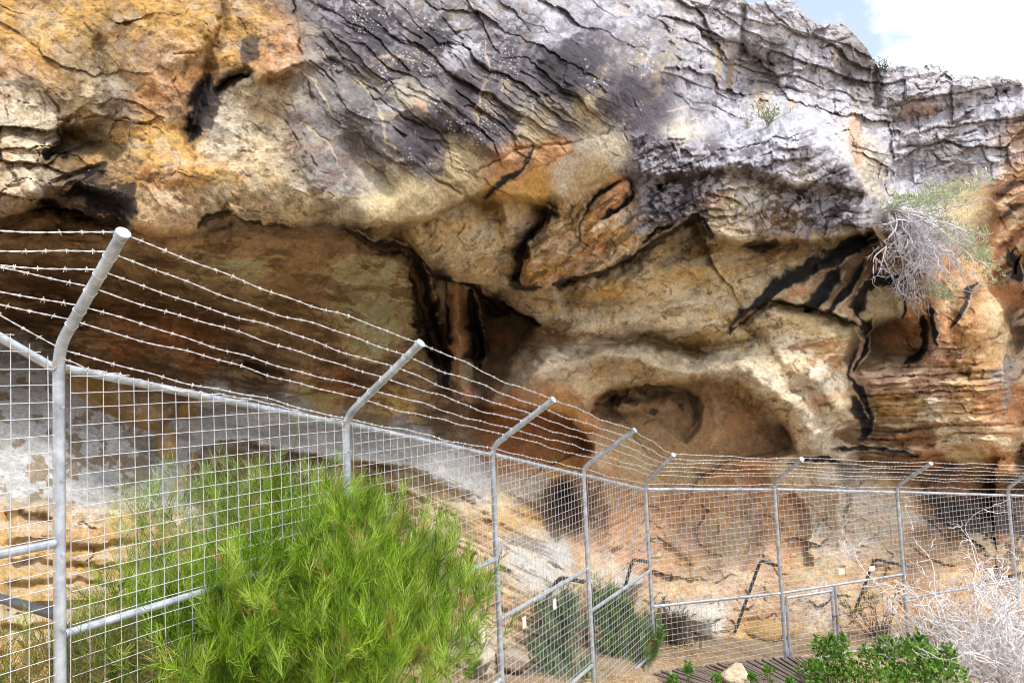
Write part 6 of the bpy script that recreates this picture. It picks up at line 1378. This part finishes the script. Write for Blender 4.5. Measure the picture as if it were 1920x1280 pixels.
for path in SPRAYS:
    for m_ in range(3):
        q = catmull(np.array(path) + r.normal(0, 7, (len(path), 2)), 5)
        w_ = np.array([cliff_at(*a_) for a_ in q]); dist_ = np.linalg.norm(w_, axis=1, keepdims=True)
        w_ = w_ * (1 - (0.10 + 0.25 * np.linspace(0, 1, len(q))[:, None] * (0.5 + r.random())) / dist_)
        dd_ = np.linalg.norm(w_, axis=1); dd_ = np.minimum.accumulate(dd_ + 0.02 * np.arange(len(dd_))[::-1] / len(dd_)) ; w_ = w_ / np.linalg.norm(w_, axis=1, keepdims=True) * dd_[:, None]
        t = np.linspace(0, 1, 10); s_ = np.linspace(0, 1, len(q)); w_ = np.stack([np.interp(t, s_, w_[:, k]) for k in range(3)], 1)
        bpl.append(w_); tipsq.append(w_[int(3 + 3 * r.random()):])
bpl = np.array(bpl); v, f = many_tubes(bpl, np.linspace(0.007, 0.002, 10)[None] * np.ones((len(bpl), 1)), 4)
obj_np('branches', v, f, M_TWIG, hs, True, np.full((len(v), 3), 1.0) * np.array((.30, .28, .28)))
TP = np.concatenate(tipsq); TP = np.repeat(TP, 3, 0) + r.normal(0, 0.085, (len(TP) * 3, 3)); n = len(TP) * 14; ti = np.repeat(np.arange(len(TP)), 14)
org = TP[ti] + r.normal(0, 0.022, (n, 3)); dv = r.normal(size=(n, 3)) * 0.7 + np.array([0.4, -0.1, 0.8]); dv /= np.linalg.norm(dv, axis=1)[:, None]
l = 0.045 * (0.6 + 0.8 * r.random(n)); pl = np.stack([org, org + dv * (l * .5)[:, None], org + dv * l[:, None]], 1)
sd2 = np.cross(dv, r.normal(size=(n, 3))); sd2 /= np.linalg.norm(sd2, axis=1)[:, None]
v, f = ribbons(pl, np.stack([l * .2, l * .32, l * .08], 1), sd2)
kk = r.random(n)[:, None]; obj_np('foliage', v, f, M_LEAF, hs, True, np.repeat(np.array((.24, .32, .17)) * (1 - kk) + np.array((.60, .64, .42)) * kk, 6, 0))

# small plants on the cliff top and ledges
def small_plant(name, label, p, n, h, greens, seed, spread=0.4):
    r = np.random.default_rng(seed); p = np.array(p)
    d = r.normal(size=(n, 3)) * spread + np.array([0, 0, 1.0]); d /= np.linalg.norm(d, axis=1)[:, None]
    l = h * (0.4 + 0.6 * r.random(n)); t = np.linspace(0, 1, 4)[None, :, None]
    pl = p + r.normal(0, h * 0.06, (n, 1, 3)) + d[:, None] * l[:, None, None] * t + np.array([1, 0, -0.4]) * (t ** 2) * (l * 0.2 * r.normal(size=n))[:, None, None]
    root = empty(name, tuple(p)); tag(root, label, 'plant', 'small plants rooted on the cliff')
    sdv = np.cross(d, r.normal(size=(n, 3))); sdv /= np.linalg.norm(sdv, axis=1)[:, None]
    v, f = ribbons(pl, np.array([.3, 1, .8, .1])[None] * np.full((n, 1), h * 0.035), sdv)
    gr = np.array(greens); cc = gr[r.integers(0, len(gr), n)]
    obj_np('blades', v, f, M_LEAF, root, True, np.repeat(cc, 8, 0))
    m = n * 3; ii = np.repeat(np.arange(n), 3); kx = r.random(m)
    q = pl[ii, 2] * kx[:, None] + pl[ii, 3] * (1 - kx)[:, None]; dv = r.normal(size=(m, 3)); dv /= np.linalg.norm(dv, axis=1)[:, None]
    l2 = h * 0.14; pl2 = np.stack([q, q + dv * l2 * .5, q + dv * l2], 1); s2 = np.cross(dv, r.normal(size=(m, 3))); s2 /= np.linalg.norm(s2, axis=1)[:, None]
    v, f = ribbons(pl2, np.array([.3, 1, .1])[None] * np.full((m, 1), h * 0.06), s2)
    obj_np('leaves', v, f, M_LEAF, root, True, np.repeat(gr[r.integers(0, len(gr), m)], 6, 0)); return root
small_plant('skyline_plant', 'dark little plant on the skyline notch', cliff_at(1661, 134) + [0, -0.02, -0.02], 16, 0.42, [(.03,.07,.03), (.06,.11,.05), (.12,.12,.08)], 371)
small_plant('skyline_plant', 'tiny round tuft on the skyline right of the dark plant', cliff_at(1690, 132) + [0, -0.02, -0.02], 16, 0.14, [(.06,.09,.06), (.10,.12,.08)], 372, 0.7)
small_plant('skyline_plant', 'small shrub on the skyline at the top edge of the picture', cliff_at(1462, 4) + [0, 0, -0.05], 26, 0.22, [(.10,.07,.06), (.08,.09,.05)], 373, 0.7)
small_plant('ledge_grass', 'pale yellow-green grass tuft on the ledge of the grey cliff', cliff_at(1440, 238) + [0, -0.05, 0], 40, 0.42, [(.30,.32,.16), (.40,.40,.26), (.22,.28,.12)], 374)
small_plant('ledge_grass', 'fainter grass tuft left of the pale one on the same ledge', cliff_at(1400, 242) + [0, -0.05, 0], 22, 0.30, [(.34,.36,.24), (.40,.40,.30)], 375)

# dry straw litter and grass on the ground (nobody could count it)
r = np.random.default_rng(381)
def straw(n, x0, x1, y0, y1, ln, keep=None):
    X_ = x0 + (x1 - x0) * r.random(n); Y_ = y0 + (y1 - y0) * r.random(n)
    k = fbm2(X_ * 1.6, Y_ * 1.6, 3, 390) > -0.12
    if keep is not None: k &= keep(X_, Y_)
    X_, Y_ = X_[k], Y_[k]; m = len(X_)
    p = np.stack([X_, Y_, ground_z(X_, Y_) + 0.02], 1); d = r.normal(size=(m, 3)) * np.array([1, 1, .35]); d[:, 2] = np.abs(d[:, 2]) + 0.05; d /= np.linalg.norm(d, axis=1)[:, None]
    l = ln * (0.4 + 0.9 * r.random(m)); t = np.array([0, .5, 1.0])[None, :, None]
    pl = p[:, None] + d[:, None] * l[:, None, None] * t + np.array([0, 0, -1.0]) * (t ** 2) * (l * .25)[:, None, None]
    s = np.cross(d, r.normal(size=(m, 3))); s /= np.linalg.norm(s, axis=1)[:, None]
    v, f = ribbons(pl, np.array([.8, 1, .3])[None] * np.full((m, 1), .005), s)
    q = r.random(m)[:, None]; cc = np.array((.50, .33, .16)) * q + np.array((.58, .45, .28)) * (1 - q)
    return v, f, np.repeat(cc, 6, 0)
def keep(x, y):
    z_ = DK_A[2] - ((x - DK_A[0]) * DK_N[0] + (y - DK_A[1]) * DK_N[1]) / DK_N[2]
    a, b, c_ = px_of(np.stack([x, y, z_], -1))
    return ~in_poly(a, b, [(1545,1226),(1480,1232),(1300,1246),(1200,1266),(1300,1330),(1720,1330)])
vs_, fs_, cs_ = [], [], []; k0 = 0
for args in ((9000, 0.9, 4.2, 7.2, 10.2, .13), (2600, -0.6, 1.5, 5.5, 8.6, .14), (2200, -2.6, -0.5, 2.9, 5.2, .16), (2200, 4.2, 8.0, 7.5, 11.0, .14)):
    v, f, cc = straw(*args, keep=keep); vs_.append(v); fs_.append(f + k0); cs_.append(cc); k0 += len(v)
o = obj_np('dry_grass', np.concatenate(vs_), np.concatenate(fs_), M_STRAW, None, True, np.concatenate(cs_)); tag(o, 'pale dry straw and dead grass littering the ground', 'dry grass', None, 'stuff')
print('done', round(time.time() - T0, 1))
